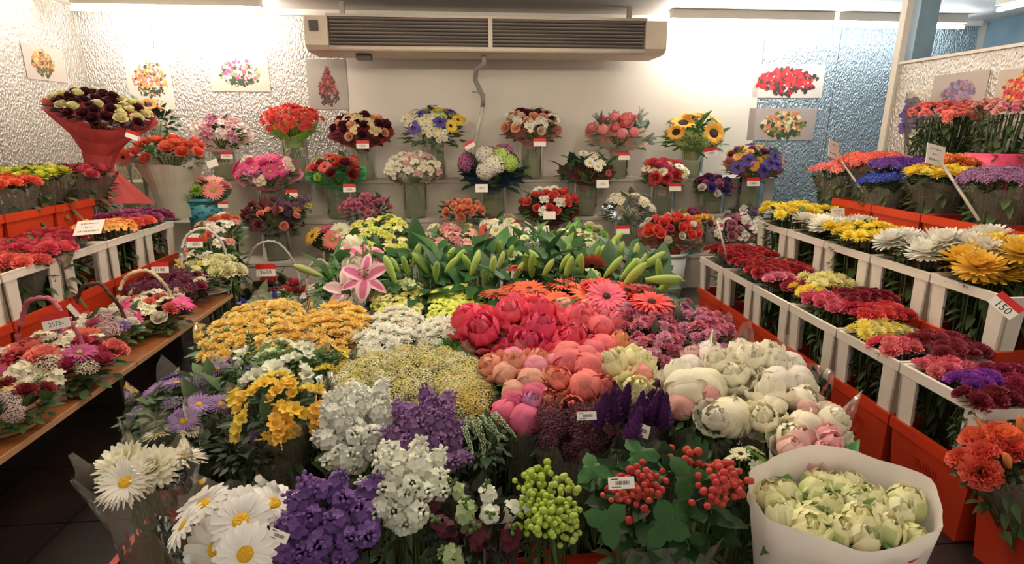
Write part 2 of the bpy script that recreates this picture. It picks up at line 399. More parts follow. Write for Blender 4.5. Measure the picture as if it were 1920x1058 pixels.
KINDS = {  # kind: (builder, materials, part name)
 'rose': (h_rose, [PET], 'rose_bloom'), 'peony': (h_peony, [PET], 'peony_bloom'), 'bud': (h_bud, [PET], 'peony_bud'),
 'carn': (h_carnation, [PET], 'carnation_bloom'), 'pom': (h_pom, [PET], 'pompon_bloom'), 'button': (h_button, [PET], 'button_bloom'),
 'mum': (h_mum, [PET], 'chrysanthemum_bloom'), 'daisy': (daisy(14, .30, .13, 1, 2), [PET, CY], 'daisy_bloom'),
 'daisyg': (daisy(12, .34, .17, 1, 2), [PET, CG], 'daisy_bloom'), 'daisyd': (daisy(14, .26, .14, 1, 2), [PET, CD], 'daisy_bloom'),
 'oxeye': (daisy(17, .27, .115, 1, 2, 12, .10, nu=5, droop=-34), [PET, CY], 'oxeye_daisy_bloom'),
 'aster': (daisy(34, .24, .05, 1, 3, 10, .12), [PET, CY], 'aster_bloom'),
 'gerbera': (h_gerbera, [PET, CD], 'gerbera_bloom'), 'gerberay': (h_gerbera, [PET, CG], 'gerbera_bloom'),
 'sun': (daisy(20, .44, .13, 1, 2, 14, .10, _point), [PET, CD], 'sunflower_bloom'),
 'alstro': (h_alstro, [PET], 'alstroemeria_cluster'), 'lily': (h_lily, [PET, PETW, CG, BARK], 'lily_bloom'),
 'lilybud': (h_lilybud, [PET], 'lily_bud'), 'tulip': (h_tulip, [PET], 'tulip_bloom'), 'parrot': (h_parrot, [PET, PETG], 'parrot_tulip_bloom'),
 'hydra': (h_hydrangea, [PET], 'hydrangea_head'), 'orchid': (h_orchid, [PET, CD], 'orchid_bloom'), 'iris': (h_iris, [PET, CY], 'iris_bloom'),
 'freesia': (h_freesia, [PET], 'freesia_spray'), 'stock': (h_stock, [PET, LEAF], 'stock_spike'), 'snap': (h_snap, [PET, STEM], 'flower_spike'),
 'veron': (h_veronica, [PET, STEM], 'veronica_spike'), 'plume': (h_plume, [PET], 'celosia_plume'),
 'spray': (h_spray, [PET, LEAF, STEM], 'tiny_flower_spray'), 'statice': (h_statice, [PET, LEAF, STEM], 'statice_spray'),
 'cham': (h_chamomile, [PET, CY], 'chamomile_cluster'), 'berry': (h_berries, [PET, STEM], 'berry_cluster'),
 'rosec': (h_rosecluster, [PET], 'spray_rose_cluster'), 'carnc': (h_spraycarn, [PET], 'spray_carnation_cluster'),
 'leaf': (h_leaf, [LEAF], 'leaf'), 'lobed': (h_lobed, [LEAF], 'lobed_leaf'), 'euc': (h_eucalyptus, [LEAF, STEM], 'eucalyptus_sprig'),
 'fern': (h_fernleaf, [LEAF], 'fern_frond')}
_hm = {}
def head_mesh(kind):
    if kind not in _hm:
        b, mats, nm = KINDS[kind]; _hm[kind] = []
        for _ in range(2):
            mb = MB(); b(mb); _hm[kind].append(mb.mesh(nm, mats))
    return rnd.choice(_hm[kind])
_fm = {}
def foliage_mesh(style):
    if style in _fm: return _fm[style]
    mb = MB(); n, L, w = {'leafy': (150, .34, .075), 'fine': (260, .24, .03), 'broad': (70, .5, .14)}[style]
    for p in sphere_pts(n, -.35):
        q = Vector((p.x, p.y, p.z))*rnd.uniform(.55, .93)
        d = (p+Vector((rnd.uniform(-.6, .6), rnd.uniform(-.6, .6), rnd.uniform(-.2, .7)))).normalized()
        leafshape(mb, L*rnd.uniform(.7, 1.2), w, rnd.uniform(-.3, .1), trs(q, d.to_track_quat('X', 'Z').to_matrix()), 0, 3)
    _fm[style] = mb.mesh('foliage', [LEAF]); return _fm[style]
_sm = {}
def stems_mesh(style):
    if style in _sm: return _sm[style]
    mb = MB()
    if style == 'tied':          # from z=1 (fan) through a neck at .45 to a splay at 0
        for i in range(22):
            a, r = i*2.39996, math.sqrt((i+.5)/22)
            mb.tube([(r*math.cos(a), r*math.sin(a), 1), (.2*r*math.cos(a+.5), .2*r*math.sin(a+.5), .55), (.75*r*math.cos(a+1.2), .75*r*math.sin(a+1.2), .0)], .028, 4)
    else:                        # straight stems standing in a bucket, with leaves
        for i in range(26):
            a, r = i*2.39996, math.sqrt((i+.5)/26)
            x, y = r*math.cos(a), r*math.sin(a)
            mb.tube([(x*.95, y*.95, 1), (x*.7, y*.7, .4), (x*.62, y*.62, 0)], .03, 4)
            for k in range(3):
                z = rnd.uniform(.45, .95); d = Vector((math.cos(a+rnd.uniform(-1, 1)), math.sin(a+rnd.uniform(-1, 1)), rnd.uniform(-.3, .15)))
                leafshape(mb, .5, .13, -.1, trs(Vector((x*.85, y*.85, z)), d.to_track_quat('X', 'Z').to_matrix(), (1, 1, .45)), 0, 3)
    _sm[style] = mb.mesh('stems', [LEAF]); return _sm[style]

# ---------------------------------------------------------------- things: bunches, wraps, tags, vases, containers, baskets
def parse(s):
    out = []
    for w in s.split():
        q = w.split(':'); out.append((q[0], q[1], float(q[2]), float(q[3]) if len(q) > 3 else 1))
    return out
ALONG = ('leaf', 'fern')
def wrap_mesh(rx, ry, Rm, depth_, rb, rt, lip, jag, skirt, drop, seed, thick=0):
    R = random.Random(seed); n = 44; mb = MB(); vs, fs = [], []
    k1, k2, p1, p2 = R.randint(5, 8), R.randint(9, 13), R.random()*6, R.random()*6
    rows = [(0, 0), (.30, .10), (.62, .42), (.86, .82), (1, 1)]
    pts = []
    if skirt: pts += [(-.9, skirt), (-.45, skirt*.62)]
    for row in [None]*len(pts)+rows:
        pass
    grid = []
    for t, rs in pts: grid.append([(rs*(1+.12*math.sin(k1*a+p1)+.05*math.sin(k2*a))*math.cos(a), rs*(1+.12*math.sin(k1*a+p1))*math.sin(a), -depth_+t*drop) for a in (2*math.pi*j/n for j in range(n))])
    for t, e in rows:
        r_ = []
        for j in range(n):
            a = 2*math.pi*j/n; pl = 1+.035*math.sin(k2*a+p2)*t
            jz = jag*(math.sin(k1*a+p1)*.6+math.sin(k2*a+p2)*.4)*t*t
            top = Rm @ Vector((rx*rt*pl*math.cos(a), ry*rt*pl*math.sin(a), lip+jz))
            bot = Vector((rb*(1+.06*math.sin(k2*a))*math.cos(a), rb*math.sin(a), -depth_))
            r_.append(bot*(1-e)+top*e if t in (0, 1) else Vector(((bot*(1-e)+top*e).xy[:]+((bot*(1-t)+top*t).z,))))
        grid.append(r_)
    for g in grid: vs += g
    for i in range(len(grid)-1):
        for j in range(n): fs.append((i*n+j, i*n+(j+1) % n, (i+1)*n+(j+1) % n, (i+1)*n+j))
    mb.add(vs, fs); return mb
_tm = {}
def text_mesh(s):
    if s not in _tm:
        c = bpy.data.curves.new('lettering', 'FONT'); c.body = s; c.align_x = 'CENTER'; c.align_y = 'CENTER'; c.extrude = .004; c.resolution_u = 2
        o = bpy.data.objects.new('lettering', c); me = bpy.data.meshes.new_from_object(o); me.name = 'lettering'
        me.materials.clear(); me.materials.append(INK); bpy.data.objects.remove(o); bpy.data.curves.remove(c)
        _tm[s] = me
    return _tm[s]
_cm = {}
def shared(name, mats, fn, smooth=False):
    if name not in _cm:
        mb = MB(); fn(mb); _cm[name] = mb.mesh(name.split('|')[0], mats, smooth)
    return _cm[name]
def face_rot(roll=0, yaw=0, pitch=0):
    """card frame: +Z of the card towards the viewer side (-Y), +Y of the card up"""
    return Matrix.Rotation(yaw, 3, 'Z') @ Matrix.Rotation(math.pi/2-.2-pitch, 3, 'X') @ Matrix.Rotation(roll, 3, 'Z')
def price_tag(root, world, w, text, red=True, roll=0, yaw=0, pitch=0):
    t = link('price_tag', shared('price_tag', [CARD], lambda m: m.box((-.5, -.32, -.01), (.5, .32, .01))), root, world-root.location, face_rot(roll, yaw, pitch), w)
    if red: link('header', shared('header', [TAGR], lambda m: m.box((-.502, .06, -.012), (.502, .322, .014))), t)
    if text: link('lettering', text_mesh(text), t, (0, -.12 if red else 0, .012), None, min(.42, 1.25/max(3, len(text))))
    return t
def scribble(m, lines, seed):
    R = random.Random(seed)
    for y, x0, x1, th in lines:
        x = x0
        while x < x1:
            d = R.uniform(.02, .05)
            m.box((x, y-th*R.uniform(.4, 1), .011), (x+d*.45, y+th*R.uniform(.4, 1.1), .014)); m.box((x, y-.012, .011), (x+d, y+.008, .0135)); x += d+R.choice((.012, .02, .05))
def sign_card(root, world, w, asp, seed, roll=0, yaw=0, pitch=0, border=False):
    h = asp/2
    t = link('sign_card', shared('sign_card|%g' % asp, [CARD], lambda m: m.box((-.5, -h, -.006), (.5, h, .01))), root, world-root.location, face_rot(roll, yaw, pitch), w)
    m = MB(); scribble(m, [(h*.55, -.33, .30, .03), (h*.05, -.14, .16, .025), (-h*.5, -.36, .36, .045)], seed)
    if border:
        m.box((-.46, -h*.8, .011), (-.42, h*.8, .014)); m.box((.42, -h*.8, .011), (.46, h*.8, .014))
    link('lettering', m.mesh('lettering', [INK], False), t); return t
def barcode_tag(root, world, w, asp=.45, roll=0, yaw=0, pitch=.25):
    h = asp/2
    t = link('barcode_tag', shared('barcode_tag|%g' % asp, [CARD], lambda m: m.box((-.5, -h, -.006), (.5, h, .01))), root, world-root.location, face_rot(roll, yaw, pitch), w)
    m = MB(); R = random.Random(3); x = -.22
    while x < .3:
        d = R.uniform(.008, .025); m.box((x, -h*.3, .011), (x+d, h*.35, .014)); x += d+R.uniform(.008, .02)
    m.box((-.38, h*.6, .011), (-.12, h*.75, .013)); m.box((-.38, -h*.72, .011), (-.02, -h*.6, .013))
    link('barcode', m.mesh('barcode', [INK], False), t); return t
NB = [0]
def bunch(name, label, cat, C, rx, ry, h, heads, base, tilt=0, az=0, shape='ell', cover=1.0, fol='leafy:3f6a2a:1', wrap=None,
          stems='bucket', group=None, pxm=None, jit=.18, flat=.5, size=1.0, ss=.92):
    NB[0] += 1; R = random.Random(NB[0]*13+5)
    root = thing(name, label, cat, (C.x, C.y, base), group); off = C-root.location
    Rm = Matrix.Rotation(az, 3, 'Z') @ Matrix.Rotation(math.radians(tilt), 3, 'X')
    hs = parse(heads); k = (pxm if pxm else span(1, C))
    hs = [(a, b, c*k/2*size, w) for a, b, c, w in hs]; tw = sum(w for *_, w in hs)
    area = sum(w*r*r for _, _, r, w in hs)/tw
    N = max(3, min(290, int(cover*(rx*ry)*(1+.45*(h/rx)**2)*(1.27 if shape == 'rect' else 1)/area)))
    seq = []
    for a, b, r, w in hs: seq += [(a, b, r)]*max(1, round(N*w/tw))
    R.shuffle(seq); N = len(seq)
    if shape == 'rect':
        nx = max(1, round(math.sqrt(N*rx/ry))); ny = max(1, math.ceil(N/nx))
    for i, (kind, col, r) in enumerate(seq):
        if shape == 'rect':
            ix, iy = i % nx, i//nx
            x = ((ix+.5+(.25 if iy % 2 else -.25)+R.uniform(-jit, jit))/nx*2-1); y = ((iy+.5+R.uniform(-jit, jit))/ny*2-1); q = min(1, max(abs(x), abs(y)))
        else:
            a = i*2.39996; rr = math.sqrt((i+.5)/N); x = rr*math.cos(a)+R.uniform(-jit, jit)*.35; y = rr*math.sin(a)+R.uniform(-jit, jit)*.35; q = min(1, math.hypot(x, y))
        z = h*math.sqrt(max(0, 1-(.93*q)**2))+R.uniform(-.25, .25)*r
        nrm = Vector((x/rx*h*1.0, y/ry*h*1.0, max(.15, math.sqrt(max(0, 1-q*q))) + flat*.6))
        nrm = (nrm.normalized()+Vector((R.uniform(-jit, jit), R.uniform(-jit, jit), 0))).normalized()
        p = Rm @ Vector((x*rx, y*ry, z)); nrm = Rm @ nrm
        if kind in ALONG:
            d = (nrm+Vector((R.uniform(-.9, .9), R.uniform(-.9, .9), .2))).normalized(); rot = d.to_track_quat('X', 'Z').to_matrix()
        else: rot = aim(nrm, R.random()*6.28)
        rs = r*1.14*R.uniform(.88, 1.14)
        link(KINDS[kind][2], head_mesh(kind), root, off+p, rot, rs, col)
    if fol:
        st, col, s = fol.split(':'); s = float(s)*(.9 if stems == 'tied' else 1)
        o = link('foliage', foliage_mesh(st), root, off+Rm @ Vector((0, 0, -.12*h)), Rm, (rx*s*1.02, ry*s*1.02, max(h, .35*rx)*1.0*s), col); o['kind'] = 'stuff'
    if stems:
        z0 = .4*off.z if stems == 'tied' else 0
        o = link('stems', stems_mesh(stems), root, (0, 0, z0), Matrix.Rotation(az, 3, 'Z'), ((rx*.36, ry*.42, off.z-z0) if stems == 'tied' else (rx*ss, ry*ss, off.z)), '6f8a44' if stems == 'tied' else '526638'); o['kind'] = 'stuff'
    if wrap:
        d = dict(col='cello', depth=off.z*.75, rb=rx*.35, rt=1.1, lip=.0, jag=.03, skirt=0, drop=.1, nm='wrapping'); d.update(wrap)
        mb = wrap_mesh(rx, ry, Rm, d['depth'], d['rb'], d['rt'], d['lip'], d['jag'], d['skirt'], d['drop'], NB[0])
        cl = d['col'] == 'cello'
        link('cellophane_sleeve' if cl else d['nm'], mb.mesh('wrap', [CELLO if cl else PAPER], cl), root, off, color=None if cl else d['col'])
    return root
def vase(label, x, y, z, r, h, tint=None, water=.5):
    t = thing('glass_vase', label, 'vase', (x, y, z+.002), 'glass vases on the stepped shelves')
    m = MB(); m.lathe([(.01, .012), (r*.97, .012), (r*.97, h), (r, h), (r, 0), (.01, 0)], 40)
    link('glass_wall', m.mesh('glass_wall', [GLASS], False), t)
    m = MB(); m.lathe([(.01, .014), (r*.955, .014), (r*.955, h*water), (.01, h*water)], 40)
    link('water', m.mesh('water', [WATER], False), t)
    return t
def bucket_round(name, label, x, y, z, r, h, col, rb=.78, cat='bucket', pattern=False, rim=.012):
    t = thing(name, label, cat, (x, y, z+.002)); m = MB()
    m.lathe([(.01, 0), (r*rb, 0), (r, h), (r*.97, h), (r*rb*.96, .01), (.01, .01)], 28)
    link('body', m.mesh('body', [CLOTH]), t, color=col)
    m = MB(); m.lathe([(r*1.0, h-.03), (r*1.06, h-.03), (r*1.06, h), (r*.96, h)], 28, closed=True)
    link('rim', m.mesh('rim', [CLOTH]), t, color=col)
    if pattern:
        m = MB(); R = random.Random(2)
        for k in range(16):
            a = -math.pi/2+R.uniform(-1.2, 1.2); zz = h*R.uniform(.25, .75); rr = (r*rb+(r-r*rb)*zz/h)+.003
            m.merge(MB().add([(-.02, 0, 0), (0, 0, -.008), (.02, 0, .003), (0, 0, .01)], [(0, 1, 2, 3)]), trs(Vector((rr*math.cos(a), rr*math.sin(a), zz)), Matrix.Rotation(a+math.pi/2, 3, 'Z')))
        link('printed_pattern', m.mesh('printed_pattern', [plain('print_navy', '27505e', .5)]), t)
    return t
# --- flower containers: a red bucket, some with a white windowed collar
S = .395/2; RH, CHT = .33, .57
def _bucket(m):
    b, t = S*.84, S*.955; h = RH-.045
    for s0, s1, zz0, zz1, fl in ((b, t, 0, h, 1), (b*.96, t*.96, .012, h, -1)):
        vs = [(-s0, -s0, zz0), (s0, -s0, zz0), (s0, s0, zz0), (-s0, s0, zz0), (-s1, -s1, zz1), (s1, -s1, zz1), (s1, s1, zz1), (-s1, s1, zz1)]
        m.add(vs, [(0, 3, 2, 1), (0, 1, 5, 4), (1, 2, 6, 5), (2, 3, 7, 6), (3, 0, 4, 7)])
    for a in range(4):
        M = Matrix.Rotation(a*math.pi/2, 4, 'Z')
        for k in range(9): m.merge(MB().box((-.052+.012*k, -t*.985, .19), (-.046+.012*k, -t*.94+.0, .225)), M)
def frame(m, s, w, z0, z1):
    i = s-w
    for x0, y0, x1, y1 in ((-s, -s, s, -i), (-s, i, s, s), (-s, -i, -i, i), (i, -i, s, i)): m.box((x0, y0, z0), (x1, y1, z1))
def _post(m):   # one L-shaped corner post of the collar, slightly tapered
    w, t = .075, .012; z0, z1 = RH-.02, CHT-.035; a, b = S*.93, S*.985
    for sx in (0, 1):
        M = Matrix.Identity(4) if not sx else Matrix(((0, 1, 0, 0), (1, 0, 0, 0), (0, 0, 1, 0), (0, 0, 0, 1)))
        vs = [(-a, -a, z0), (-a+w, -a, z0), (-a+w, -a+t, z0), (-a, -a+t, z0), (-b, -b, z1), (-b+w+.008, -b, z1), (-b+w+.008, -b+t, z1), (-b, -b+t, z1)]
        m.merge(MB().add(vs, [(0, 1, 5, 4), (1, 2, 6, 5), (2, 3, 7, 6), (3, 0, 4, 7), (4, 5, 6, 7), (0, 3, 2, 1)]), M)
def container(label, group, x, y, z, collar=True):
    t = thing('flower_container', label, 'container', (x, y, z), group)
    link('bucket', shared('bucket', [RED], _bucket), t)
    link('bucket_rim', shared('bucket_rim', [RED], lambda m: frame(m, S, .022, RH-.045, RH)), t)
    if collar:
        link('collar_rim', shared('collar_rim', [WHITE], lambda m: (frame(m, S, .022, CHT-.042, CHT-.008), frame(m, S+.001, .016, CHT-.008, CHT))), t)
        for k in range(4): link('collar_post', shared('collar_post', [WHITE], _post), t, (0, 0, 0), (0, 0, k*math.pi/2))
    return t
def add_basket(root, r, h, m_, handle=None, hr=None, hh=None, ang=0):
    m = MB(); n = int(h/.018)
    for i in range(n):
        z = h*(i+.5)/n; rr = r*(.78+.22*z/h)
        m.tube([(rr*math.cos(a)*(1+.012*(-1)**(k+i)), rr*math.sin(a)*(1+.012*(-1)**(k+i)), z) for k, a in enumerate([2*math.pi*j/24 for j in range(25)])], .0095, 5, cap=False)
    m.lathe([(.01, .003), (r*.76, .003), (r*.97, h)], 24)
    link('woven_basket', m.mesh('woven_basket', [m_]), root)
    if handle:
        m = MB(); pts = []
        for i in range(17):
            a = math.pi*i/16; pts.append((hr*math.cos(a), .012*math.sin(6*a), h*.8+(hh-h*.8)*math.sin(a)**.75))
        m.tube(pts, .0085, 7)
        for i in range(1, 16):
            p = Vector(pts[i]); m.merge(MB().lathe([(.009, -.009), (.0112, 0), (.009, .009)], 7), trs(p, aim(Vector(pts[i+1])-Vector(pts[i-1]))))
        link('handle', m.mesh('handle', [PAPER]), root, (0, 0, 0), (0, 0, ang), None, handle)

# ---------------------------------------------------------------- the setting
WY, CZ, XL = 6.4, 2.70, -3.88
def foil_mat(name, col, rough, mtl):
    m, N, L, b = mat(name)
    b.inputs['Base Color'].default_value = lin(col); b.inputs['Metallic'].default_value = mtl
    tc = N.new('ShaderNodeTexCoord')
    n = N.new('ShaderNodeTexNoise'); n.inputs['Scale'].default_value = 42; n.inputs['Detail'].default_value = 5; n.inputs['Roughness'].default_value = .65
    v = N.new('ShaderNodeTexVoronoi'); v.inputs['Scale'].default_value = 70
    mp = N.new('ShaderNodeMapping'); mp.inputs['Scale'].default_value = (1, 1, .55)
    L.new(tc.outputs['Object'], mp.inputs[0]); L.new(mp.outputs[0], n.inputs['Vector']); L.new(mp.outputs[0], v.inputs['Vector'])
    a = N.new('ShaderNodeMath'); a.operation = 'MULTIPLY_ADD'; a.inputs[1].default_value = .6
    L.new(v.outputs['Distance'], a.inputs[0]); L.new(n.outputs['Fac'], a.inputs[2])
    bp = N.new('ShaderNodeBump'); bp.inputs['Strength'].default_value = .8; bp.inputs['Distance'].default_value = .022
    L.new(a.outputs[0], bp.inputs['Height']); L.new(bp.outputs[0], b.inputs['Normal'])
    mr = N.new('ShaderNodeMapRange'); mr.inputs[1].default_value = .3; mr.inputs[2].default_value = .75; mr.inputs[3].default_value = rough-.1; mr.inputs[4].default_value = rough+.16
    L.new(n.outputs['Fac'], mr.inputs[0]); L.new(mr.outputs[0], b.inputs['Roughness'])
    return m
FOIL = foil_mat('foil_insulation', 'd0c8be', .38, .75)
FOIL_COOL = foil_mat('foil_insulation_cool_lit', 'a9b6bb', .36, .9)  # same foil; the cool light falling there is put into its colour
WALLW = plain('white_panel', 'ddd5c6', .55, noise=.04, nscale=2)
CEIL = plain('ceiling_white', 'e9e4dc', .6, noise=.04, nscale=2)
STEPM = plain('shelf_white', 'b4ac9e', .6, noise=.08, nscale=3)
DARKT = plain('dark_tile', '2a2522', .32, noise=.3, nscale=5)
GROUT = plain('grout', '15120f', .8)
STANDM = plain('stand_dark', '3a322b', .7, noise=.2)
COOLW = plain('wall_cool_lit', '7f9aa8', .5, noise=.15, nscale=3)  # blue tint paints in the cool light of the area behind the partition

struct('floor', MB().box((-4.2, -.6, -.06), (6.2, 6.5, -.012)), [GROUT])
fl = bpy.data.objects['floor']
tile = MB().box((-.197, -.197, -.012), (.197, .197, 0)).mesh('tile', [DARKT], False)
for i in range(-6, 8):
    for j in range(0, 14):
        x, y = .2+.4*i, .2+.4*j
        if (-2.3 < x < -.9 or .9 < x < 1.9 or (y > 3.9 and abs(x) < 2.4) or y < .9) and y < 5.3: link('tile', tile, fl, (x, y, 0))
wb = struct('wall_back', MB().box((-4.2, WY, 0), (6.2, WY+.12, 2.9)), [WALLW])
def panel(name, x0, x1, z0, z1, m, y=WY-.014): 
    o = link(name, MB().box((x0, y, z0), (x1, WY-.001, z1)).mesh(name, [m], False), wb); return o
xs = [-3.86, -3.15, -2.36, -1.24]
for a, b in zip(xs, xs[1:]): panel('foil_panel', a+.004, b-.004, .3, 2.69, FOIL)
xs = [3.36, 4.25, 5.03, 5.9]
for a, b in zip(xs, xs[1:]): panel('foil_panel', a+.004, b-.004, .3, 2.69, FOIL_COOL)
panel('white_panel', -1.235, 3.35, .3, 2.69, WALLW, WY-.02)
wl = struct('wall_left', MB().box((XL-.12, .2, 0), (XL, WY, 2.9)), [FOIL])
for k in range(4):
    link('foil_panel', MB().box((XL, 1.5+1.2*k+.004, .3), (XL+.012, 2.7+1.2*k-.004, 2.69)).mesh('foil_panel', [FOIL], False), wl)
struct('ceiling', MB().box((-4.2, .9, CZ), (6.2, WY+.1, CZ+.1)), [CEIL])
struct('wall_right', MB().box((6.0, .2, 0), (6.12, WY, 2.9)), [COOLW])
# low partition on the right, with its post
XP = 3.42
wp = struct('wall_partition', MB().box((XP, 1.2, 0), (XP+.06, 4.35, 2.0)), [FOIL])
link('cap_strip', MB().box((XP-.012, 1.2, 2.0), (XP+.07, 4.36, 2.02)).mesh('cap_strip', [WALLW], False), wp)
struct('trim_1', MB().box((XP-.02, 4.36, 0), (XP+.03, 4.42, CZ)), [WALLW])
struct('trim_2', MB().box((XP+.09, 4.36, 0), (XP+.25, 4.52, CZ)), [COOLW])
struct('trim_3', MB().box((-3.88, WY-.05, 2.645), (5.9, WY-.021, 2.70)), [WALLW])
# stepped display shelf against the back wall
st = thing('stepped_shelf', 'white three-step display shelf along the back wall carrying the vases', 'shelf', (0, 5.1, 0))
for y0, z in ((5.1, .33), (5.5, .65), (5.9, 1.0)):
    for k in range(3):
        x0 = -3.5+2.3*k
        link('tread', MB().box((x0+.002, y0-5.1-.012, z-.03), (x0+2.298, y0-5.1+(.45 if z < .9 else .38), z)).mesh('tread', [STEPM], False), st)
        link('riser', MB().box((x0+.002, y0-5.1, 0), (x0+2.298, y0-5.1+.03, z-.031)).mesh('riser', [STEPM], False), st)
# stands under the side rows
def stand(label, x0, x1, y0, y1, steps):
    t = thing('stepped_stand', label, 'stand', ((x0+x1)/2, (y0+y1)/2, 0))
    for a, b, z in steps:
        link('step', MB().box((a-(x0+x1)/2, y0-(y0+y1)/2, 0), (b-(x0+x1)/2, (y1-y0)/2, z)).mesh('step', [STANDM], False), t)
stand('dark stepped stand carrying the raised container rows beside the low partition', 2.2, 3.41, 1.2, 4.02, [(2.19, 2.61, .27), (2.612, 3.03, .70), (3.032, 3.41, 1.13)])
stand('dark stepped stand carrying the container rows along the left wall', -3.86, -2.2, 1.2, 4.36, [(-2.615, -2.19, .27), (-3.05, -2.618, .70), (-3.86, -3.052, .70)])
link_ = None
# plank bench on the left, on dark supports
bt = thing('plank_bench', 'brown laminate plank bench with pale front edge carrying the flower baskets', 'bench', (-1.9, 2.2, 0))
m, N, L, b = mat('brown_laminate'); tc = N.new('ShaderNodeTexCoord'); mp = N.new('ShaderNodeMapping'); mp.inputs['Scale'].default_value = (14, 1, 14)
nz = N.new('ShaderNodeTexNoise'); nz.inputs['Scale'].default_value = 5; nz.inputs['Detail'].default_value = 6; cr = N.new('ShaderNodeValToRGB')
cr.color_ramp.elements[0].color = lin('6b3d1f'); cr.color_ramp.elements[1].color = lin('96592c'); L.new(tc.outputs['Object'], mp.inputs[0]); L.new(mp.outputs[0], nz.inputs['Vector'])
L.new(nz.outputs['Fac'], cr.inputs[0]); L.new(cr.outputs[0], b.inputs['Base Color']); b.inputs['Roughness'].default_value = .4; WOOD = m
for y0, y1 in ((.7, 2.62), (2.625, 3.78)):
    link('plank', MB().box((-.285, y0-2.2, .395), (.29, y1-2.2, .42)).mesh('plank', [WOOD], False), bt)
    link('edge_strip', MB().box((.29, y0-2.2, .396), (.294, y1-2.2, .419)).mesh('edge_strip', [plain('pale_edge', 'b98f68', .5)], False), bt)
for y in (.75, 1.9, 3.0, 3.7): link('support', MB().box((-.27, y-2.2, 0), (-.05, y-2.16, .394)).mesh('support', [STANDM], False), bt)
# ledge for the potted plants by the partition
# ---------------------------------------------------------------- lamps
def tube_lamp(label, a, b, power, col, group='fluorescent tubes under the ceiling', r=.02):
    a, b = Vector(a), Vector(b); c = (a+b)/2; t = thing('tube_lamp', label, 'lamp', (c.x, c.y, c.z+.06), group)
    d = (b-a).normalized(); ad = Vector((abs(d.x), abs(d.y), 0)); hl = (b-a).length/2; sd = Vector((.04 if ad.x < .5 else hl, .04 if ad.x > .5 else hl, 0))
    link('housing', MB().box((-sd.x, -sd.y, -.025), (sd.x, sd.y, max(.005, CZ-.003-c.z-.06))).mesh('housing', [WALLW], False), t)
    m, N, L, bs = mat('tube_glow'); N.remove(bs); e = N.new('ShaderNodeEmission'); e.inputs[0].default_value = col; e.inputs[1].default_value = power
    L.new(e.outputs[0], N['Material Output'].inputs[0])
    link('tube', MB().tube([a-c-Vector((0, 0, .06)), b-c-Vector((0, 0, .06))], r, 10).mesh('tube', [m]), t)
    return t
WARM, COOL = (1, .88, .72, 1), (.82, .91, 1, 1)
tube_lamp('fluorescent tube over the foil wall beside the air conditioner', (-3.6, 5.95, 2.6), (-1.9, 5.95, 2.6), TUBE_POWER*1.5, (1, .95, .88, 1))
tube_lamp('fluorescent tube over the blank white wall panel and cool-lit foil', (2.15, 6.05, 2.58), (3.9, 6.05, 2.58), TUBE_POWER*1.4, (1, .95, .9, 1))
tube_lamp('fluorescent tube over the cool-lit foil behind the post', (3.95, 6.05, 2.58), (5.4, 6.05, 2.58), TUBE_POWER*.6, COOL)
tube_lamp('slanting bluish fluorescent tube above the area behind the low partition', (5.05, 5.3, 2.6), (5.05, 3.6, 2.6), TUBE_POWER*.35, COOL)
for x, nm in ((-2.2, 'plank bench'), (2.2, 'collared containers')):
    tube_lamp('fluorescent tube under the ceiling over the aisle by the '+nm, (x*.8, 1.9, 2.63), (x*.8, 4.2, 2.63), TUBE_POWER, WARM)
tube_lamp('fluorescent tube over the middle of the floor flowers', (-.9, 2.5, 2.63), (.9, 2.5, 2.63), TUBE_POWER*1.15, WARM)
# ---------------------------------------------------------------- air conditioner and its drain hose
ac = thing('air_conditioner', 'long cream ceiling air conditioner with dark louvred intake above the white wall panel', 'air conditioner', (.27, 5.95, 2.22))
ACM = plain('cream_plastic', 'd8c9b4', .4, noise=.05); DK = plain('dark_grille', '4c443e', .5); MET = plain('thin_metal', 'a89c8f', .4, .4)
hw, y0 = 1.72, -.27
def endprof(m, x0, x1):
    pr = [(y0, .30), (y0-.02, .05), (y0+.03, .01), (y0+.12, 0), (.25, 0), (.25, .32)]; n = len(pr)
    m.add([(x0, a, b) for a, b in pr]+[(x1, a, b) for a, b in pr], [tuple(range(n))[::-1], tuple(range(n, 2*n))]+[(i, (i+1) % n, n+(i+1) % n, n+i) for i in range(n)])
for x0, x1 in ((-hw, -hw+.21), (hw-.21, hw)): 
    m = MB(); endprof(m, x0, x1); link('end_cap', m.mesh('end_cap', [ACM], False), ac)
m = MB(); m.box((-hw+.21, y0+.05, .03), (hw-.21, .25, .31)); link('intake_backing', m.mesh('intake_backing', [DK], False), ac)
m = MB(); m.lathe([(.0, -1.51), (.026, -1.51), (.026, 1.51), (0, 1.51)], 14)
o = link('front_lip', m.mesh('front_lip', [ACM]), ac, (0, y0+.016, .028), (0, math.pi/2, 0))
link('bottom_pan', MB().box((-hw+.21, y0+.04, 0), (hw-.21, .25, .028)).mesh('bottom_pan', [ACM], False), ac)
lv = MB().box((-.735, -.012, -.004), (.735, .012, .004)).mesh('louvre', [plain('louvre_grey', '8a8078', .45)], False)
for sx in (-1, 1):
    for k in range(8): link('louvre', lv, ac, (sx*.757, y0+.018, .070+.031*k), (math.radians(-28), 0, 0))
link('divider', MB().box((-.02, y0-.005, .04), (.02, y0+.05, .31)).mesh('divider', [MET], False), ac)
link('top_rail', MB().box((-hw+.2, y0, .30), (hw-.2, y0+.05, .325)).mesh('top_rail', [MET], False), ac)
link('sensor_window', MB().box((-hw+.05, y0-.026, .17), (-hw+.13, y0+.0, .26)).mesh('sensor_window', [DK], False), ac)
for x in (-hw+.3, hw-.3): link('hanger', MB().box((x-.02, .0, .325), (x+.02, .05, CZ-2.22-.002)).mesh('hanger', [MET], False), ac)
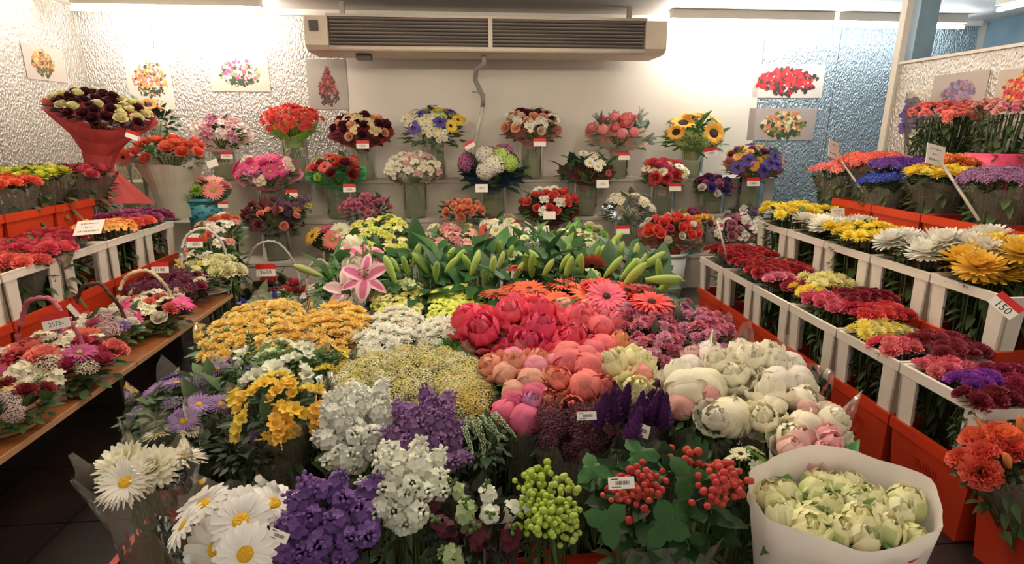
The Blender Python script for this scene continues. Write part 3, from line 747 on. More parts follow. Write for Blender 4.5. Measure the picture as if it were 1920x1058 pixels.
link('drain_stub', MB().box((-hw+.42, -.1, -.05), (-hw+.56, .02, 0)).mesh('drain_stub', [DK], False), ac)
hp = [P(907, 98, Y=5.85), P(908, 118, Y=5.9), P(893, 128, Y=6.0), P(891, 150, Y=6.1), P(906, 182, Y=6.2), P(905, 200, Y=6.22), P(897, 235, Y=6.22), P(888, 275, Y=6.22), P(880, 306, Y=6.22)]
hb = thing('drain_hose', 'bent grey drain hose hanging from the air conditioner down the wall', 'hose', tuple(hp[-1]))
link('flexible_hose', MB().tube([p-hp[-1] for p in hp[:6]], .026, 8).mesh('flexible_hose', [plain('hose_grey', 'a29b93', .5)]), hb)
link('taped_pipe', MB().tube([p-hp[-1] for p in hp[5:]], .021, 8).mesh('taped_pipe', [plain('hose_tape', 'd0c9be', .5, noise=.3, nscale=14)]), hb)
link('cable_tie', MB().tube([hp[4]-hp[-1]+Vector((.02, -.02, .03)), hp[4]-hp[-1]+Vector((-.12, -.05, .05))], .008, 5).mesh('cable_tie', [plain('hose_grey', 'a29b93')]), hb)

# ---------------------------------------------------------------- photo prints pinned to the foil
def poster(label, c0, c1, plane, bg, cols, bx=.5, by=.5, sx=.32, sy=.3, seed=1, style='dome'):
    """c0, c1: top-left and bottom-right; plane: 'Y' on the back wall, 'L' left wall, 'R' partition"""
    R = random.Random(seed)
    if plane == 'Y': a, b = P(*c0, Y=WY-.02), P(*c1, Y=WY-.02); ux, n = Vector((1, 0, 0)), Vector((0, -1, 0)); w = abs(b.x-a.x); org = Vector((min(a.x, b.x), WY-.016, b.z))
    elif plane == 'L': a, b = P(*c0, X=XL+.02), P(*c1, X=XL+.02); ux, n = Vector((0, 1, 0)), Vector((1, 0, 0)); w = abs(b.y-a.y); org = Vector((XL+.014, min(a.y, b.y), b.z))
    else: a, b = P(*c0, X=XP-.01), P(*c1, X=XP-.01); ux, n = Vector((0, -1, 0)), Vector((-1, 0, 0)); w = abs(b.y-a.y); org = Vector((XP-.002, max(a.y, b.y), b.z))
    h = a.z-b.z; uz = Vector((0, 0, 1)); t = thing('photo_print', label, 'poster', tuple(org))
    q = [ux*0, ux*w, ux*w+uz*h, uz*h]; m = MB(); m.add([p for p in q]+[p+n*.004 for p in q], [(4, 5, 6, 7), (0, 3, 2, 1), (0, 1, 5, 4), (1, 2, 6, 5), (2, 3, 7, 6), (3, 0, 4, 7)])
    link('paper', m.mesh('paper', [plain('print_'+bg, bg, .5, noise=.06, nscale=3)], False), t)
    mats = [plain('print_'+c, c, .5, noise=.25, nscale=40) for c in cols]; m = MB()
    for i in range(300):
        rr = math.sqrt(R.random()); an = R.random()*6.28; u, v = rr*math.cos(an)*R.uniform(.8, 1.12), rr*math.sin(an)*R.uniform(.8, 1.12)
        if style == 'cone': u *= .25+.75*(1-v)/2
        mi = 0 if (v < -.4 and R.random() < .75) or R.random() < .16 else R.randint(1, len(cols)-1)
        cc = ux*(w*(bx+sx*u))+uz*(h*by+h*sy*v)+n*(.0045+.00001*i); s = R.uniform(.04, .09)*w*.45; k = R.randint(5, 8); ph = R.random()*6
        m.add([cc+(ux*math.cos(ph+6.283*j/k)+uz*math.sin(ph+6.283*j/k))*s*R.uniform(.7, 1.1) for j in range(k)], [tuple(range(k))], mi)
    link('printed_bouquet', m.mesh('printed_bouquet', mats, False), t)
G = '35452c'
poster('faded photo print of an orange arrangement on the left foil wall', (38, 78), (128, 156), 'L', 'b5a79b', [G, 'd98a4e', 'e0a868', '8c5a44'], .45, .5, .26, .36, 1)
poster('photo print of an orange and pink rose dome behind the burgundy bouquet', (228, 94), (330, 205), 'Y', 'c9bfae', [G, 'f08a4a', 'e0704e', 'd8687a', 'f3a25c'], .52, .5, .38, .30, 2)
poster('photo print of a pale lily arrangement with spiky green leaves', (388, 100), (508, 172), 'Y', 'bdb2a2', [G, 'dfe0c8', 'e8a090', 'c0507c', '7a9a5c'], .5, .48, .33, .36, 3)
poster('photo print of a dark red pyramid arrangement beneath the air conditioner end', (572, 110), (656, 205), 'Y', 'aaa093', ['3a2c28', '8c2f30', '6a2a2c', 'b04a44'], .5, .45, .33, .36, 4, 'cone')
poster('photo print of a big red rose dome on the cool-lit foil', (1416, 120), (1540, 184), 'Y', 'cfc3b6', ['3c2f2a', 'c2242c', 'a81c28', 'd03a3a'], .5, .48, .42, .40, 5)
poster('photo print of a small peach and green wreath-like dome on the cool-lit foil', (1406, 203), (1524, 263), 'Y', 'a89b90', [G, 'd9a878', 'e0cfa0', 'c87a50', '6c7a40'], .52, .48, .32, .40, 6)
poster('photo print of a lilac and pink spray on the low partition', (1752, 142), (1840, 205), 'R', 'b3a79c', ['7a6a72', '9a86a8', 'c07a88', '6f5f80'], .5, .42, .3, .36, 7)
poster('photo print of a red and yellow arrangement on the low partition', (1874, 132), (1960, 212), 'R', 'bfb0a2', ['8c3a30', 'd0402e', 'f0b32c', 'c8304a'], .5, .5, .36, .4, 8)

# ---------------------------------------------------------------- container rows
def row(label, group, x, y_far, n, z, collar, pitch=.405):
    for k in range(n): container(label[k] if isinstance(label, list) else label, group, x, y_far-.2-pitch*k, z, collar)
row(['white-collared red container on the floor holding '+s for s in ('dark red carnations next to the shelf', 'dark red carnations with a pale cane', 'light pink and pale yellow bunches', 'coral pink and scarlet carnations', 'yellow chrysanthemums and coral carnations', 'the vivid purple carnations')], 'collared containers on the floor', 1.98, 4.0, 6, 0, True)
row(['white-collared red container on the right middle step holding '+s for s in ('yellow chrysanthemums next to the shelf', 'white flowers under the small sign card', 'yellow chrysanthemums with dark leaf specks', 'large white chrysanthemums', 'golden large-headed chrysanthemums', 'flowers beyond the 150 price tag')], 'collared containers on the right middle step', 2.40, 3.99, 5, .272, True)
row(['plain red container on the right top step holding '+s for s in ('the coral pink bunch', 'the purple and deep blue bunches', 'yellow chrysanthemums with the big sign card', 'the mauve statice bunch', 'flowers beyond the mauve statice')], 'plain containers on the right top step', 2.83, 3.79, 4, .702, False)
row(['white-collared red container behind the bench holding '+s for s in ('magenta and orange-red carnations', 'orange and yellow alstroemeria', 'crimson roses', 'pinkish red and coral roses', 'yellow-orange carnations', 'flowers beyond the coral roses')], 'collared containers behind the bench', -2.40, 4.34, 5, .272, True)
row(['plain red container on the left top step holding '+s for s in ('the pinkish red roses', 'the lime yellow chrysanthemums', 'the bright orange roses', 'flowers beyond the orange roses', 'flowers at its open end')], 'plain containers on the left top step', -2.835, 4.19, 4, .702, False)
LN = ['oxeye daisies', 'white asters', 'lilac asters', 'lilac and green asters', 'mustard chrysanthemums', 'blue-violet irises', 'red rose basket', 'small shelf bouquets']
RN = [None, 'pale pink tulips', 'cream peonies', 'mauve spray carnations', 'deep rose spray carnations', 'red gerberas', 'last lily buds', 'white pail']
FN = {(1, 0): 'violet stocks', (2, 0): 'spikes with wine florets', (1, 1): 'white stocks', (2, 1): 'veronica spikes', (3, 1): 'viburnum berries'}
for ix in range(5):
    for iy in range(8):
        w = LN[iy] if ix == 0 else RN[iy] if ix == 4 else FN.get((ix, iy))
        if not w: continue
        container('plain red floor container '+('at the bench aisle under or beside the ' if ix == 0 else 'facing the collared row under or beside the ' if ix == 4 else 'under the ')+w, 'plain containers under the floor flowers', -.82+.405*ix, 1.07+.405*iy, 0, False)
container('plain red container holding the orange bunch at the open end of the collared row', None, 1.99, 1.372, 0, False)

# ---------------------------------------------------------------- helpers for placing bunches
def CB(name, label, px, py, w, h, Z, heads, base=.03, hh=None, cat='bunch', **k):
    C = P(px, py, Z=Z); rx = span(w/2, C)*.92; ry = max(.05, (P(px, py-h/2, Z=Z).y-P(px, py+h/2, Z=Z).y)/2*.92)
    ry = min(ry, rx*1.6)
    return bunch(name, label, cat, C, rx, ry, hh if hh is not None else .22*rx, heads, base, **k)
TY = {1: (6.06, 1.0), 2: (5.68, .65), 3: (5.28, .33)}
def BB(name, label, px, py, w, tier, heads, wrap=None, vlabel=None, tags=(), Y=None, base=None, tilt=28, hk=.55, vr=.13, vh=None, **k):
    ty, tz = TY[tier]; ty = Y or ty; C = P(px, py+4, Y=ty); rx = span(w/2, C)*.9; bz = (base if base is not None else tz)
    if 'stems' not in k: k['stems'] = 'tied'
    k.setdefault('cover', 1.45)
    r = bunch(name, label, 'bouquet', C, rx, rx*.72, rx*hk*1.12, heads, bz+.016, tilt=tilt, wrap=wrap, **k)
    if vlabel:
        hgt = vh or max(.16, C.z-bz-(.02 if not wrap else .10)); vase(vlabel, C.x, C.y, bz, vr, hgt)
    for tg in tags: price_tag(r, P(tg[0], tg[1], Y=C.y-rx*.95), span(tg[2], C)*.86, tg[3], *tg[4:])
    return r
def paper(col, **k): d = dict(col=col, depth=.2, rb=.06, rt=1.12, jag=.02); d.update(k); return d

# ---------------------------------------------------------------- bouquets on the stepped shelf
# top step
BB('alstroemeria_bouquet', 'pink and white alstroemeria bouquet in pale pink paper on the top step', 413, 254, 112, 1, 'alstro:f0dcd0:24:3 alstro:c2788c:24:3 leaf:3d5230:26:1 alstro:e8b0b0:24:1',
   paper('e8c4b8', rt=1.2), 'glass vase under the pink and white alstroemeria bouquet', [(425, 291, 24, '1750-')])
BB('spray_carnation_bouquet', 'dense round orange-red spray carnation bouquet in lime green paper', 549, 235, 122, 1, 'button:e2411f:14:3 button:d83a22:13:2', paper('8ec63f', rt=.82, rb=.09),
   'glass vase under the orange-red spray carnation bouquet', hk=.62, fol='fine:54702c:1', cover=1.35)
BB('rose_bouquet', 'burgundy and peach rose bouquet wrapped in red paper on the top step', 678, 247, 118, 1, 'rose:5a1626:22:5 rose:efb58a:20:3 alstro:f0d9a0:22:2', paper('b5322e', rt=1.15, rb=.05),
   'glass vase under the burgundy and peach rose bouquet', [(680, 271, 26, '1250-')], fol='leafy:4a2a2a:1')
BB('orchid_bouquet', 'purple orchid, yellow and white chrysanthemum bouquet without paper', 813, 245, 132, 1, 'orchid:5a46a0:27:5 cham:eef0d8:30:5 daisyd:f4cf16:26:4 button:c9d86a:16:2', None,
   'glass vase under the purple and yellow orchid bouquet', [(880, 272, 22, '', True, .5)], hk=.62, fol='leafy:4f6a34:1')
BB('mixed_bouquet', 'peach, burgundy and white bouquet in pink paper with long ribbon', 997, 240, 118, 1, 'rose:f2b48a:22:4 carn:7a2438:24:3 alstro:f4ecd6:24:4 rose:f4dcc4:20:2 leaf:3f6a3c:24:1', paper('e7857a', rt=1.08, rb=.06),
   'glass vase under the peach and burgundy bouquet', [(1012, 267, 26, '')])
BB('peony_bouquet', 'coral peony bud bouquet with eucalyptus in pale pink paper', 1160, 252, 128, 1, 'peony:ec7a7a:22:7 bud:f08a86:18:3 euc:7d9c84:34:4 leaf:6a8a6a:20:2', paper('f0b8a4', rt=1.12, rb=.07),
   'glass vase under the coral peony and eucalyptus bouquet', [(1170, 293, 24, '')], fol='leafy:6f8f72:1.05', cover=1.1)
BB('sunflower_bouquet', 'sunflower bouquet with bushy greenery and green mesh wrap', 1300, 253, 128, 1, 'sun:f6b90e:36:6 leaf:44702c:28:5 lobed:3f6a2a:24:3', paper('9aa84e', rt=.95, rb=.07, depth=.24),
   'glass vase under the sunflower bouquet', [(1333, 285, 28, '1775-', True, .18)], fol='leafy:456f2c:1.1')
# middle step
BB('gerbera_bouquet', 'hot pink gerbera and rose bouquet in pink paper', 505, 325, 122, 2, 'gerberay:e8357e:32:6 rose:e04a86:24:2 alstro:efe0c0:20:3', paper('e58aa8', rt=1.12, rb=.05),
   'glass vase under the hot pink gerbera bouquet', [(547, 363, 24, '')])
BB('mixed_bouquet', 'red, orange and green mixed bouquet in bright green paper', 632, 322, 112, 2, 'gerbera:e0521e:26:3 rose:8a1a20:24:3 rose:d8482a:22:3 pom:a8c83c:16:2 leaf:2f5a2a:26:2', paper('3fae62', rt=1.14, rb=.05),
   'glass vase under the red and orange bouquet in green paper', [(655, 353, 26, '1450-')])
BB('alstroemeria_bouquet', 'small white and pink alstroemeria bouquet in clear wrap', 777, 322, 112, 2, 'alstro:f0e8cc:20:6 alstro:e0a8a4:18:2', dict(col='cello', depth=.1, rb=.14, rt=1.06),
   'clear glass vase under the white alstroemeria bouquet', hk=.6, fol='fine:6f8044:1', cover=1.2)
BB('hydrangea_bouquet', 'pink, white and green hydrangea bouquet in dark blue paper', 925, 322, 118, 2, 'hydra:b8608e:36:3 hydra:f6f0dc:36:4 hydra:c2d868:32:2 leaf:27452c:36:3', paper('23365c', rt=1.1, rb=.06),
   'glass vase under the hydrangea bouquet', [(903, 353, 26, '2450-', False)], fol='broad:27452c:1.15', cover=1.5, hk=.6)
BB('daisy_bouquet', 'dark green leafy bouquet with white daisies in dark red paper', 1100, 317, 112, 2, 'daisy:f4efdc:20:4 leaf:2d4f2a:28:6 button:d0604a:12:1 cham:f0ecd0:20:1', paper('6e2420', rt=1.08, rb=.06),
   'glass vase under the dark green daisy bouquet', [(1130, 345, 26, '1350-', False)], fol='leafy:2d4f2a:1.1', cover=1.2)
BB('mixed_bouquet', 'red carnation and pink rose bouquet with white daisies and red ribbon', 1245, 327, 98, 2, 'carn:d8282c:25:5 rose:d84a72:22:3 daisyg:f2ecd2:18:3 alstro:eee0b0:16:2', paper('d8a8a0', rt=1.0, rb=.05),
   'glass vase under the red carnation bouquet', [(1266, 351, 26, '')])
BB('lisianthus_bouquet', 'small purple and pink lisianthus bouquet with one white bloom', 1338, 349, 84, 2, 'rose:5c3f8c:20:4 rose:c06a92:20:3 rose:f0e6d4:18:1 carn:7a2a5a:20:2', None, 'glass vase under the small purple lisianthus bouquet', hk=.4, Y=5.75)
BB('orchid_bouquet', 'purple orchid and yellow mixed bouquet in red-brown paper', 1412, 306, 120, 2, 'orchid:5b3f9c:25:4 button:f0c224:15:5 rose:7a3048:18:2 daisy:f0a038:18:2 leaf:4f6a34:22:2', paper('a8402c', rt=1.05, rb=.06),
   'yellowish vase under the purple and yellow orchid bouquet', [(1413, 341, 28, '1880-')])
# lower step
BB('rose_bouquet', 'dark red leafy bouquet with small peach roses in grey-green paper', 513, 405, 122, 3, 'rose:f09a7a:17:4 leaf:5a1a1c:24:6 rose:8a2a2c:18:3', paper('8d9a86', rt=1.1, rb=.06),
   'glass vase under the dark red and peach bouquet', fol='leafy:4a1a1a:1.05', hk=.45)
BB('mixed_bouquet', 'small muted purple and yellow bouquet behind the dark red bouquet', 548, 385, 80, 3, 'statice:5c3f5c:20:3 button:d8c45a:16:2 leaf:5a6a40:20:2', None, None, Y=5.36, hk=.4, base=.33)
BB('rose_bouquet', 'round pink spray rose bouquet with grey-green leaves', 690, 395, 102, 3, 'rose:d87e96:17:6 rose:c86a86:14:3 leaf:5f6a50:18:3', None, 'glass vase under the round pink spray rose bouquet', hk=.6, fol='leafy:6a6a58:1')
BB('rose_bouquet', 'peach rose bouquet ringed with dark leaves', 868, 395, 84, 3, 'rose:f0936a:21:9 rose:f4a880:19:3', None, 'glass vase under the peach rose bouquet', fol='broad:3d5a36:1.15', hk=.5)
BB('rose_bouquet', 'red rose and white alstroemeria bouquet in a dark red paper cone', 1030, 388, 122, 3, 'rose:e0402c:23:6 alstro:f2ecd2:20:4 rose:d84a3c:20:2 leaf:4a5a30:20:2', paper('5e201e', rt=1.05, rb=.04, depth=.24),
   'glass vase under the red rose bouquet in a dark cone', [(1030, 404, 26, '', False)])
BB('chamomile_bouquet', 'bushy grey-green bouquet with clusters of small white daisies', 1178, 392, 104, 3, 'cham:f2eedc:26:5 leaf:54624c:24:4 statice:6f7064:20:2', dict(col='cello', depth=.16, rb=.08, rt=1.12),
   'glass vase under the white chamomile bouquet', [(1168, 431, 28, '')], fol='leafy:54624c:1.1')
r = BB('rose_bouquet', 'bright red-orange rose and white bouquet wrapped in red paper above a white pail', 1255, 437, 124, 3, 'rose:ee4a28:24:7 rose:f0e8d2:17:4 rose:d8384c:22:2 leaf:4a6a38:22:2', paper('a8322a', rt=1.1, rb=.10, depth=.16), None, Y=4.8, base=.0)
bucket_round('flower_pail', 'white ribbed pail under the red-orange rose bouquet', r.location.x, r.location.y, 0, .17, .44, 'cfd2cc', .8)
BB('mixed_bouquet', 'small yellow and purple bouquet behind the red-orange rose bouquet', 1300, 411, 80, 3, 'button:f0b826:15:3 rose:a8406a:17:3 alstro:e8682c:18:2 leaf:54703c:20:2', None, 'glass vase under the small yellow and purple bouquet', hk=.45, Y=5.3)
BB('rose_bouquet', 'dusty pink and white rose bouquet in clear wrap beside the collared row', 1385, 434, 104, 3, 'rose:c47a8a:20:5 alstro:f2ead8:21:5 rose:d89aa0:18:2', dict(col='cello', depth=.14, rb=.08, rt=1.15), 'glass vase under the dusty pink rose bouquet', Y=5.2)
r = BB('lisianthus_bouquet', 'muted lilac and white bouquet behind the dusty pink roses', 1400, 408, 90, 3, 'rose:8c7486:19:3 rose:e8dcd0:17:2 leaf:55604c:22:3', None, None, Y=5.36, hk=.4)
bucket_round('flower_pail', 'turquoise pail between the white pail and the collared row', P(1300, 480, Z=.35).x, 5.22, .33, .14, .2, '4aa3a8')
BB('gerbera_bouquet', 'coral, yellow, cream and orange gerbera bouquet in a dark red paper cone', 628, 446, 88, 3, 'gerberay:f0876e:38:2 gerbera:f6c81a:34:2 gerberay:f0eccc:36:2 gerberay:ea5a22:34:2 gerberay:c83a6a:34:1', paper('7c2a2c', rt=1.1, rb=.05), 'glass vase under the mixed gerbera bouquet', cover=1.2, Y=5.2)
BB('iris_bouquet', 'purple and pale yellow small bouquet behind the lime alstroemeria', 745, 434, 76, 3, 'iris:4c3f80:24:4 button:e8dc8a:15:2 leaf:5a6444:20:2', None, 'glass vase under the small purple iris bouquet', hk=.4, Y=5.25)
for nm, lb, px, py, w, hd in (
   ('alstroemeria_bouquet', 'cream alstroemeria and white rose bouquet among brown twigs behind the lilies', 845, 446, 104, 'alstro:efe2b4:24:3 rose:f2e6d0:20:3 statice:8a7058:22:3 alstro:d87a7a:20:1'),
   ('mixed_bouquet', 'red gerbera and white alstroemeria bouquet behind the lilies', 945, 432, 98, 'gerbera:cc3a24:30:2 alstro:f2ecd2:26:4 daisyg:eee4b8:20:2 leaf:4f7038:24:2'),
   ('mixed_bouquet', 'cream and lime bouquet with bright green leaves behind the lilies', 1095, 442, 86, 'rose:ece4bc:20:3 pom:9cc83c:18:3 leaf:5cae34:26:4')):
    r = BB(nm, lb, px, py, w, 3, hd, None, None, Y=4.62, base=0, hk=.5, tilt=22)
    bucket_round('flower_pail', 'grey-white pail under the '+lb.split(' behind')[0].split(' among')[0], r.location.x, r.location.y, 0, .16, .42, 'b9b5aa')
    if 'red gerbera' in lb: sign_card(r, P(995, 441, Y=4.38), span(66, r.location), .42, 5, roll=.08, border=True)
# big bouquets at the left end of the shelf
C = P(134, 202, Y=4.62); rx = span(78, C)
r = bunch('rose_bouquet', 'huge burgundy and cream rose bouquet in crimson paper with a flared paper foot', 'bouquet', C, rx, rx*.75, rx*.28, 'rose:4a1420:25:5 rose:f0e6a8:25:4', .72, tilt=22, az=.35, cover=1.45,
   fol='leafy:3a1a1c:1', stems='tied', wrap=dict(col='c03038', depth=.42, rb=.09, rt=1.14, lip=-.01, jag=.012, skirt=.34, drop=.24))
r.rotation_euler = (0, math.radians(13), 0)
price_tag(r, r.location+Vector((.34, -.22, C.z-.72-.10)), .09, '', True, -.15)
BB('mixed_bouquet', 'tall orange and yellow lily and sunflower bouquet behind the burgundy roses', 288, 226, 84, 1, 'sun:f2a818:30:2 lily:ee9a38:38:3 leaf:2d4a26:34:4 daisyd:e8b020:24:2', None, 'glass vase under the tall orange and yellow bouquet', Y=5.7, tilt=40, hk=.9, base=.65, fol='broad:2d4a26:1.1')
r = BB('rose_bouquet', 'wide orange-red rose bouquet standing in a pale flared paper cone', 318, 290, 150, 2, 'rose:ee5a34:27:8 carn:e8683c:24:2 leaf:4f7a38:26:3', paper('c8c4ac', rt=.92, rb=.15, depth=.52), None, [(398, 307, 22, '', False, .3)], Y=5.15, hk=.4, tilt=18)
BB('gerbera_bouquet', 'small bundle of orange gerberas leaning in a flared glass vase', 238, 290, 46, 2, 'gerbera:e8602c:30:3 leaf:5a6a34:24:1', None, 'flared glass vase holding the bundle of orange gerberas', Y=5.1, hk=.4, vr=.12)
r = BB('gerbera_bouquet', 'salmon pink gerbera bouquet in green paper above a turquoise pail', 380, 358, 100, 2, 'gerberay:f08a7e:38:5 carn:f09a88:24:2 pom:9ab83c:22:2 leaf:4a7a38:24:1', paper('5f8a62', rt=1.12, rb=.12, depth=.14), None, [(418, 384, 20, '')], Y=5.2, hk=.45)
bucket_round('flower_pail', 'turquoise printed pail under the salmon pink gerbera bouquet', r.location.x, r.location.y, .65, .15, .27, '3f98a8', .85, pattern=True)
# lime and pink alstroemeria between shelf and lilies
CB('alstroemeria_bunch', 'lime yellow alstroemeria bunch behind the pink lily', 712, 462, 150, 40, .80, 'alstro:d8d85a:27:5 alstro:f0e6b0:24:3 leaf:3f6a30:30:2', tilt=18, hh=.08)
CB('alstroemeria_bunch', 'dusty pink alstroemeria bunch behind the lily buds', 850, 474, 120, 40, .78, 'alstro:cf7a80:22:5 alstro:e8b0a0:20:3 leaf:4a6a3c:26:2', tilt=18, hh=.06)
CB('greenery_bunch', 'fresh green foliage bunch with pale buds behind the lily buds', 1010, 470, 110, 40, .80, 'fern:6c8a52:40:4 leaf:5f8a44:34:4 daisyg:dfe8b0:16:2', tilt=10, hh=.1)
CB('alstroemeria_bunch', 'pale green and blush alstroemeria bunch behind the lily buds', 1080, 474, 100, 36, .78, 'alstro:dfe0b0:22:4 alstro:e0b8a0:20:3 leaf:7aa850:30:3', tilt=15, hh=.08)

# ---------------------------------------------------------------- baskets
def basket(label, px, py, w, hd, hcol, mt, bh=.10, Z=.422, hk=.42, hpx=(0, 0), tags=(), fol='leafy:3c5a30:1.05', ang=.5, tilt=12, hgt=None, hr=None, cover=1.6, Y=None):
    C = P(px, py+.10*w, Z=Z+bh*.8); rx = span(w/2, C)*1.12
    r = bunch('flower_basket', label, 'flower basket', C, rx, rx*.85, rx*hk, hd, Z, tilt=tilt, stems=None, fol=fol, cover=cover)
    add_basket(r, rx*.72, bh, mt, hcol, hr or rx*.62, hgt or bh+rx*1.6, ang)
    for tg in tags: price_tag(r, P(tg[0], tg[1], Y=C.y-rx*.4), span(tg[2], C), tg[3], *tg[4:])
    return r
basket('flower basket with yellow gerbera and dark red blooms beside the pink-handled basket', 8, 752, 140, 'gerberay:f2c21c:42:2 carn:8a1c24:42:3 daisyg:eee4d0:30:2 leaf:3c5a2a:40:3 statice:c8b0a8:30:2', None, WICKB)
r = basket('flower basket with pink handle, coral carnations and magenta gerberas priced 2575', 105, 672, 185, 'carn:f2806c:50:3 gerberay:b83a78:50:2 rose:b8284e:42:3 alstro:eee6c8:40:4 daisyg:f0ecd8:28:2 statice:c8b49c:34:2', 'c8646c', WICKB, hgt=.40, ang=-.05, hr=.13, tags=[(104, 602, 46, '2575-', True, .18)])
link('paper_sheet', MB().box((-.17, -.003, 0), (.12, 0, .09)).mesh('paper_sheet', [PAPER], False), r, (.02, -.20, .004), (-.2, 0, .35), None, 'd8b8a8')
basket('flower basket of white lisianthus and pink blooms with dark wooden handle', 192, 612, 115, 'rose:f2ecdc:32:3 carn:d8607a:32:2 statice:cfa8a4:30:3 button:7a62a8:24:1 leaf:3c5a34:34:2 alstro:f0e4cc:28:2', '5a3426', WICKB, hgt=.34, ang=.1, tags=[(140, 580, 26, '', True, -.9)])
basket('flower basket with cream handle and bright magenta gerberas', 278, 580, 125, 'gerberay:e0358e:44:3 rose:f0e8d0:28:3 alstro:eee8c8:30:3 carn:e8745c:26:2 daisyg:eee8c4:22:2', 'e0d2a4', WICKB, hgt=.34, ang=.3)
basket('dark burgundy and purple flower basket in clear wrap without handle', 318, 535, 118, 'statice:6a2444:26:5 carn:a02a50:26:3 cham:d8c8b0:22:2 leaf:3a3428:26:2', None, WICKB, tags=[(300, 502, 30, '1185')], fol='leafy:3a2a2a:1.05')
basket('white wicker basket with tall white twisted handle and cream carnations', 388, 503, 112, 'carn:f2ecb8:30:4 daisyg:eee8c0:20:3 button:e8d84a:16:2 leaf:54782e:28:4 iris:f2d21c:22:1 rose:c04a34:20:1', 'e6e2da', WICK, hgt=.44, bh=.15, tags=[(365, 455, 28, '1850')], Z=.422)
CB('mixed_bouquet', 'small white and orange alstroemeria bouquet behind the white wicker basket', 405, 450, 100, 40, .72, 'alstro:f4ecd8:24:4 carn:e8743c:22:2 alstro:e8a088:20:2 leaf:4f6a34:22:3', tilt=24, hh=.1, cat='bouquet')
r = basket('flower basket with white handle and red roses behind the blue irises', 515, 545, 100, 'rose:c2404a:30:4 leaf:38442c:30:5 rose:a02a30:26:2', 'd8d0c4', WICK, Z=.02, bh=.2, hgt=.62, hr=.21, ang=.1, tags=[(498, 507, 34, '3680', True)], fol='leafy:38442c:1.1')
r = basket('flower basket with cream handle and small pink roses beside the pink lily', 603, 548, 62, 'rose:e8907e:20:3 alstro:f0e0d0:20:3 leaf:54623c:24:2', 'd8c8b0', WICK, Z=.05, bh=.35, hgt=.55, hr=.10)

# ---------------------------------------------------------------- right rows
def RB(name, label, px, py, Z,   rx, ry, heads, base, rect=True, **k):
    C = P(px, py, X=Z); k.setdefault('fol', 'leafy:46622e:1'); k.setdefault('hh', .04)
    hh = k.pop('hh'); k.setdefault('cover', 1.7); rx *= 1.1; ry *= 1.1
    return bunch(name, label, 'bunch', C, rx, ry, hh, heads, base, shape='rect' if rect else 'ell', **k)
SL = dict(col='cello', jag=.02, rt=1.08, lip=.02)
RB('carnation_bunch', 'dark red carnation bunch at the shelf end of the collared floor row', 1392, 476, 1.99, .17, .17, 'carn:b8161e:22:4 carn:a01420:20:2', .02, wrap=SL)
r = RB('carnation_bunch', 'dark red carnation bunch second in the collared floor row', 1448, 503, 1.99, .17, .17, 'carn:b01420:24:4 carn:c01c28:22:2', .02, wrap=SL)
link('cane', MB().tube([(0, 0, 0), (-.12, -.02, .30)], .007, 6).mesh('cane', [plain('pale_cane', 'd8c0b0', .5)]), r, P(1366, 495, Z=.6)-r.location)
RB('carnation_bunch', 'light pink carnation bunch in the third collared floor container', 1452, 524, 1.91, .09, .09, 'carn:e884a0:26:1', .02)
RB('carnation_bunch', 'pale yellow chrysanthemum bunch in the third collared floor container', 1552, 532, 2.07, .10, .09, 'pom:ece29a:24:1', .02)
RB('carnation_bunch', 'crimson carnation bunch between the pale yellow and light pink ones', 1492, 540, 2.0, .10, .08, 'carn:c8304a:26:1', .02)
RB('chrysanthemum_bunch', 'small bright yellow chrysanthemum bunch at the collar rim', 1514, 553, 1.9, .07, .06, 'pom:f2d83a:24:1', .02)
RB('carnation_bunch', 'coral pink carnation bunch in the fourth collared floor container', 1562, 572, 1.93, .09, .13, 'carn:e8647a:28:3 carn:d8506a:26:1', .02)
RB('carnation_bunch', 'scarlet carnation bunch in the fourth collared floor container', 1645, 590, 2.03, .12, .10, 'carn:e23a36:30:3 carn:d83048:28:1', .02)
RB('carnation_bunch', 'dark red carnation bunch under crinkled clear wrap', 1625, 563, 2.08, .12, .08, 'carn:9a2030:26:1', .02, wrap=SL)
RB('chrysanthemum_bunch', 'yellow spray chrysanthemum bunch in the fifth collared floor container', 1652, 624, 1.93, .11, .06, 'pom:f0dc5a:30:3 pom:ece08a:26:2', .02)
RB('carnation_bunch', 'coral carnation bunch in the fifth collared floor container', 1698, 655, 1.92, .11, .07, 'carn:e8546a:34:3 carn:f07a7a:32:1', .02)
RB('carnation_bunch', 'deep wine carnation bunch under clear wrap in the fifth floor container', 1778, 654, 2.06, .10, .10, 'carn:98283a:34:1', .02, wrap=SL)
RB('carnation_bunch', 'pink carnation bunch in the last collared floor container', 1782, 697, 1.96, .10, .07, 'carn:f07088:38:2 carn:f08a90:34:1', .02)
RB('carnation_bunch', 'vivid purple carnation bunch in the last collared floor container', 1842, 724, 1.92, .08, .06, 'carn:9a3ab0:36:1', .02)
RB('carnation_bunch', 'magenta-red carnation bunch beside the vivid purple one', 1905, 715, 2.06, .09, .09, 'carn:a81c4a:40:1', .02)
RB('carnation_bunch', 'dark crimson carnation bunch in front of the vivid purple one', 1868, 752, 1.88, .10, .05, 'carn:8c1830:40:1', .02)
r = rr = RB('alstroemeria_bunch', 'orange-red blooms with buds in a dark sleeve at the open end of the floor row', 1880, 832, 1.74, .13, .10, 'rose:f06a2a:60:2 carn:e8502c:56:3 lilybud:f08a3a:40:2', .03, rect=False, hh=.06, fol='leafy:37402a:1', wrap=dict(col='cello', depth=.4, rt=1.1))
rr.location.x += .22; rr.location.y -= .06; rr.rotation_euler = (-.12, -.44, 0)
